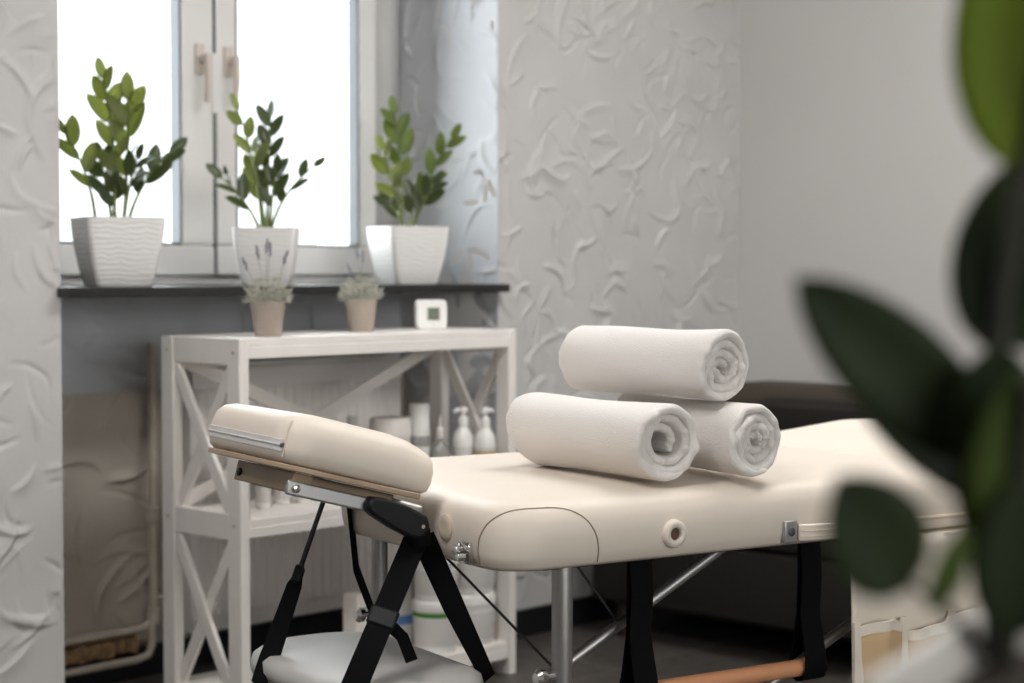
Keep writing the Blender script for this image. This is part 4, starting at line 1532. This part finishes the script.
def big_frond(pts, leaves, rad, mi):
    """stem through picture points (px, py, f); leaves = (base, tip, normal(r,f,z), width)"""
    b = MB()
    b.cur = 0
    b.tube([V(*p) for p in pts], [rad * (1 - 0.5 * k / (len(pts) - 1)) for k in range(len(pts))], 10)
    for bs, tp_, n_, w_, mi_ in leaves:
        b.cur = mi_
        leaf_geo(b, V(*bs), V(*tp_), nv(*n_), w_, fold=0.16, droop=0.05, nl=14, nw=6)
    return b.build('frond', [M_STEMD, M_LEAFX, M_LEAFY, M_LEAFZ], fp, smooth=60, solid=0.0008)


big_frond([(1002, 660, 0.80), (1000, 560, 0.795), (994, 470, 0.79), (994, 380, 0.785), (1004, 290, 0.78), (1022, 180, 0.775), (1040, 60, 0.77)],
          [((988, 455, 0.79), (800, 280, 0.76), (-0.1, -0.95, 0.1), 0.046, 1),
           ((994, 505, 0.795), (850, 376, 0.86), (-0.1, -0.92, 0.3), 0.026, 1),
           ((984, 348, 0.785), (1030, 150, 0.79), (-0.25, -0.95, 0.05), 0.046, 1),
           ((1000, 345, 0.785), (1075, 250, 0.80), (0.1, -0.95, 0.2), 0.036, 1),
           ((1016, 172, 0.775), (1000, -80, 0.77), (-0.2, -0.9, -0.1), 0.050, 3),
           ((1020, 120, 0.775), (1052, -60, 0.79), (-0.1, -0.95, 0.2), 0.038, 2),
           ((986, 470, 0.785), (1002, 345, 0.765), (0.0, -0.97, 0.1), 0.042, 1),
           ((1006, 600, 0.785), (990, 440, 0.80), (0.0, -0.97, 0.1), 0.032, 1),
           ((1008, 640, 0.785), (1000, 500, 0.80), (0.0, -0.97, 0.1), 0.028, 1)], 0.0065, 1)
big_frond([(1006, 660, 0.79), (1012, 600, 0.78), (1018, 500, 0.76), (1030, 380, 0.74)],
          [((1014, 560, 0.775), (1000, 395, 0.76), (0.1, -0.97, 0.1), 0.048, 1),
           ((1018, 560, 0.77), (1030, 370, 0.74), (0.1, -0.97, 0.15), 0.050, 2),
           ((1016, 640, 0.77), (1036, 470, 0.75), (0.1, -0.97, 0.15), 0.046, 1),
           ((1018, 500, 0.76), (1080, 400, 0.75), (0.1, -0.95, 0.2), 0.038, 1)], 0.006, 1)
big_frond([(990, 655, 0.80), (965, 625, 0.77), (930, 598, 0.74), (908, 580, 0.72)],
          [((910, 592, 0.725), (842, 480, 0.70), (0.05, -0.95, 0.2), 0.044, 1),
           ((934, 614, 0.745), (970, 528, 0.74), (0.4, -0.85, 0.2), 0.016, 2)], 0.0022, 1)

# plant stand under it
stn = thing('plant_stand', 'round wooden plant stand under the pot close to the camera', 'plant stand', (pc.x, pc.y, 0))
b = MB(); b.lathe([(0.155, 0.672), (0.16, 0.676), (0.16, 0.695), (0.155, 0.6995)], 40)
b.build('top', M_STOOL, stn, smooth=35)
for k in range(3):
    a = 2 * PI * k / 3 + 0.4
    b = MB(); b.tube([(0.15 * math.cos(a), 0.15 * math.sin(a), 0.0), (0.10 * math.cos(a), 0.10 * math.sin(a), 0.674)], [0.012, 0.016], 12)
    b.build('leg', M_STOOL, stn)

# ================================================================== LIGHT
def area(name, loc, rot, sx, sy, energy, color):
    l = bpy.data.lights.new(name, 'AREA')
    l.shape = 'RECTANGLE'
    l.size, l.size_y = sx, sy
    l.energy = energy
    l.color = color
    o = bpy.data.objects.new(name, l)
    o.location = loc
    o.rotation_euler = rot
    COL.objects.link(o)
    return o


# daylight outside the two windows
area('daylight_niche_window', ((WX0 + WX1) / 2, 4.45, 1.85), (-PI / 2, 0, 0), 2.2, 2.2, 185, (0.93, 0.97, 1.0))
area('daylight_front_window', (0.7, YF - 0.35, 1.75), (PI / 2, 0, 0), 4.2, 2.0, 190, (1.0, 0.97, 0.935))

M_GLOW = bpy.data.materials.new('added_panel_diffuser')
M_GLOW.use_nodes = True
_b = M_GLOW.node_tree.nodes['Principled BSDF']
_b.inputs['Base Color'].default_value = (0.9, 0.9, 0.88, 1)
_b.inputs['Emission Color'].default_value = (1.0, 0.975, 0.95, 1)
_b.inputs['Emission Strength'].default_value = 18
for i, (lx, ly) in enumerate(((0.55, 1.7), (3.3, 1.75))):  # unseen panels added to light the walls and table from above
    lp_ = thing('added_light_panel', ('added unseen light panel above the headrest side of the room', 'added unseen light panel above the sofa side of the room')[i], 'added light', (lx, ly, ZC))
    b = MB()
    b.box(-0.62, 0.62, -0.32, -0.30, -0.05, -0.0005); b.box(-0.62, 0.62, 0.30, 0.32, -0.05, -0.0005)
    b.box(-0.62, -0.60, -0.30, 0.30, -0.05, -0.0005); b.box(0.60, 0.62, -0.30, 0.30, -0.05, -0.0005)
    b.build('frame', M_PVC, lp_)
    b = MB(); b.box(-0.60, 0.60, -0.30, 0.30, -0.046, -0.040)
    b.build('diffuser', M_GLOW, lp_)

w = bpy.data.worlds.new('sky')
sc.world = w
w.use_nodes = True
bg = w.node_tree.nodes['Background']
bg.inputs['Color'].default_value = (0.95, 0.98, 1.0, 1)
bg.inputs['Strength'].default_value = 2.2

# ================================================================== CAMERA
cam = bpy.data.cameras.new('camera')
co = bpy.data.objects.new('camera', cam)
COL.objects.link(co)
cam.sensor_width = 36
cam.lens = F / 1024 * 36
cam.clip_start = 0.02
pitch = math.atan((341.5 - HORIZON) / F)
co.location = (0, 0, CH)
fw = Vector((CA * math.cos(pitch), SA * math.cos(pitch), -math.sin(pitch)))
co.rotation_euler = fw.to_track_quat('-Z', 'Y').to_euler()
cam.dof.use_dof = True
cam.dof.focus_distance = 2.72
cam.dof.aperture_fstop = 4.0
sc.camera = co

vs_ = sc.view_settings
vs_.view_transform = 'Standard'
vs_.look = 'None'
vs_.gamma = 1
vs_.use_curve_mapping = False
vs_.exposure = -0.1
sc.cycles.use_denoising = True
sc.cycles.max_bounces = 10
sc.cycles.diffuse_bounces = 6
sc.cycles.transparent_max_bounces = 12
sc.cycles.caustics_reflective = False
sc.cycles.caustics_refractive = False
sc.cycles.sample_clamp_indirect = 6
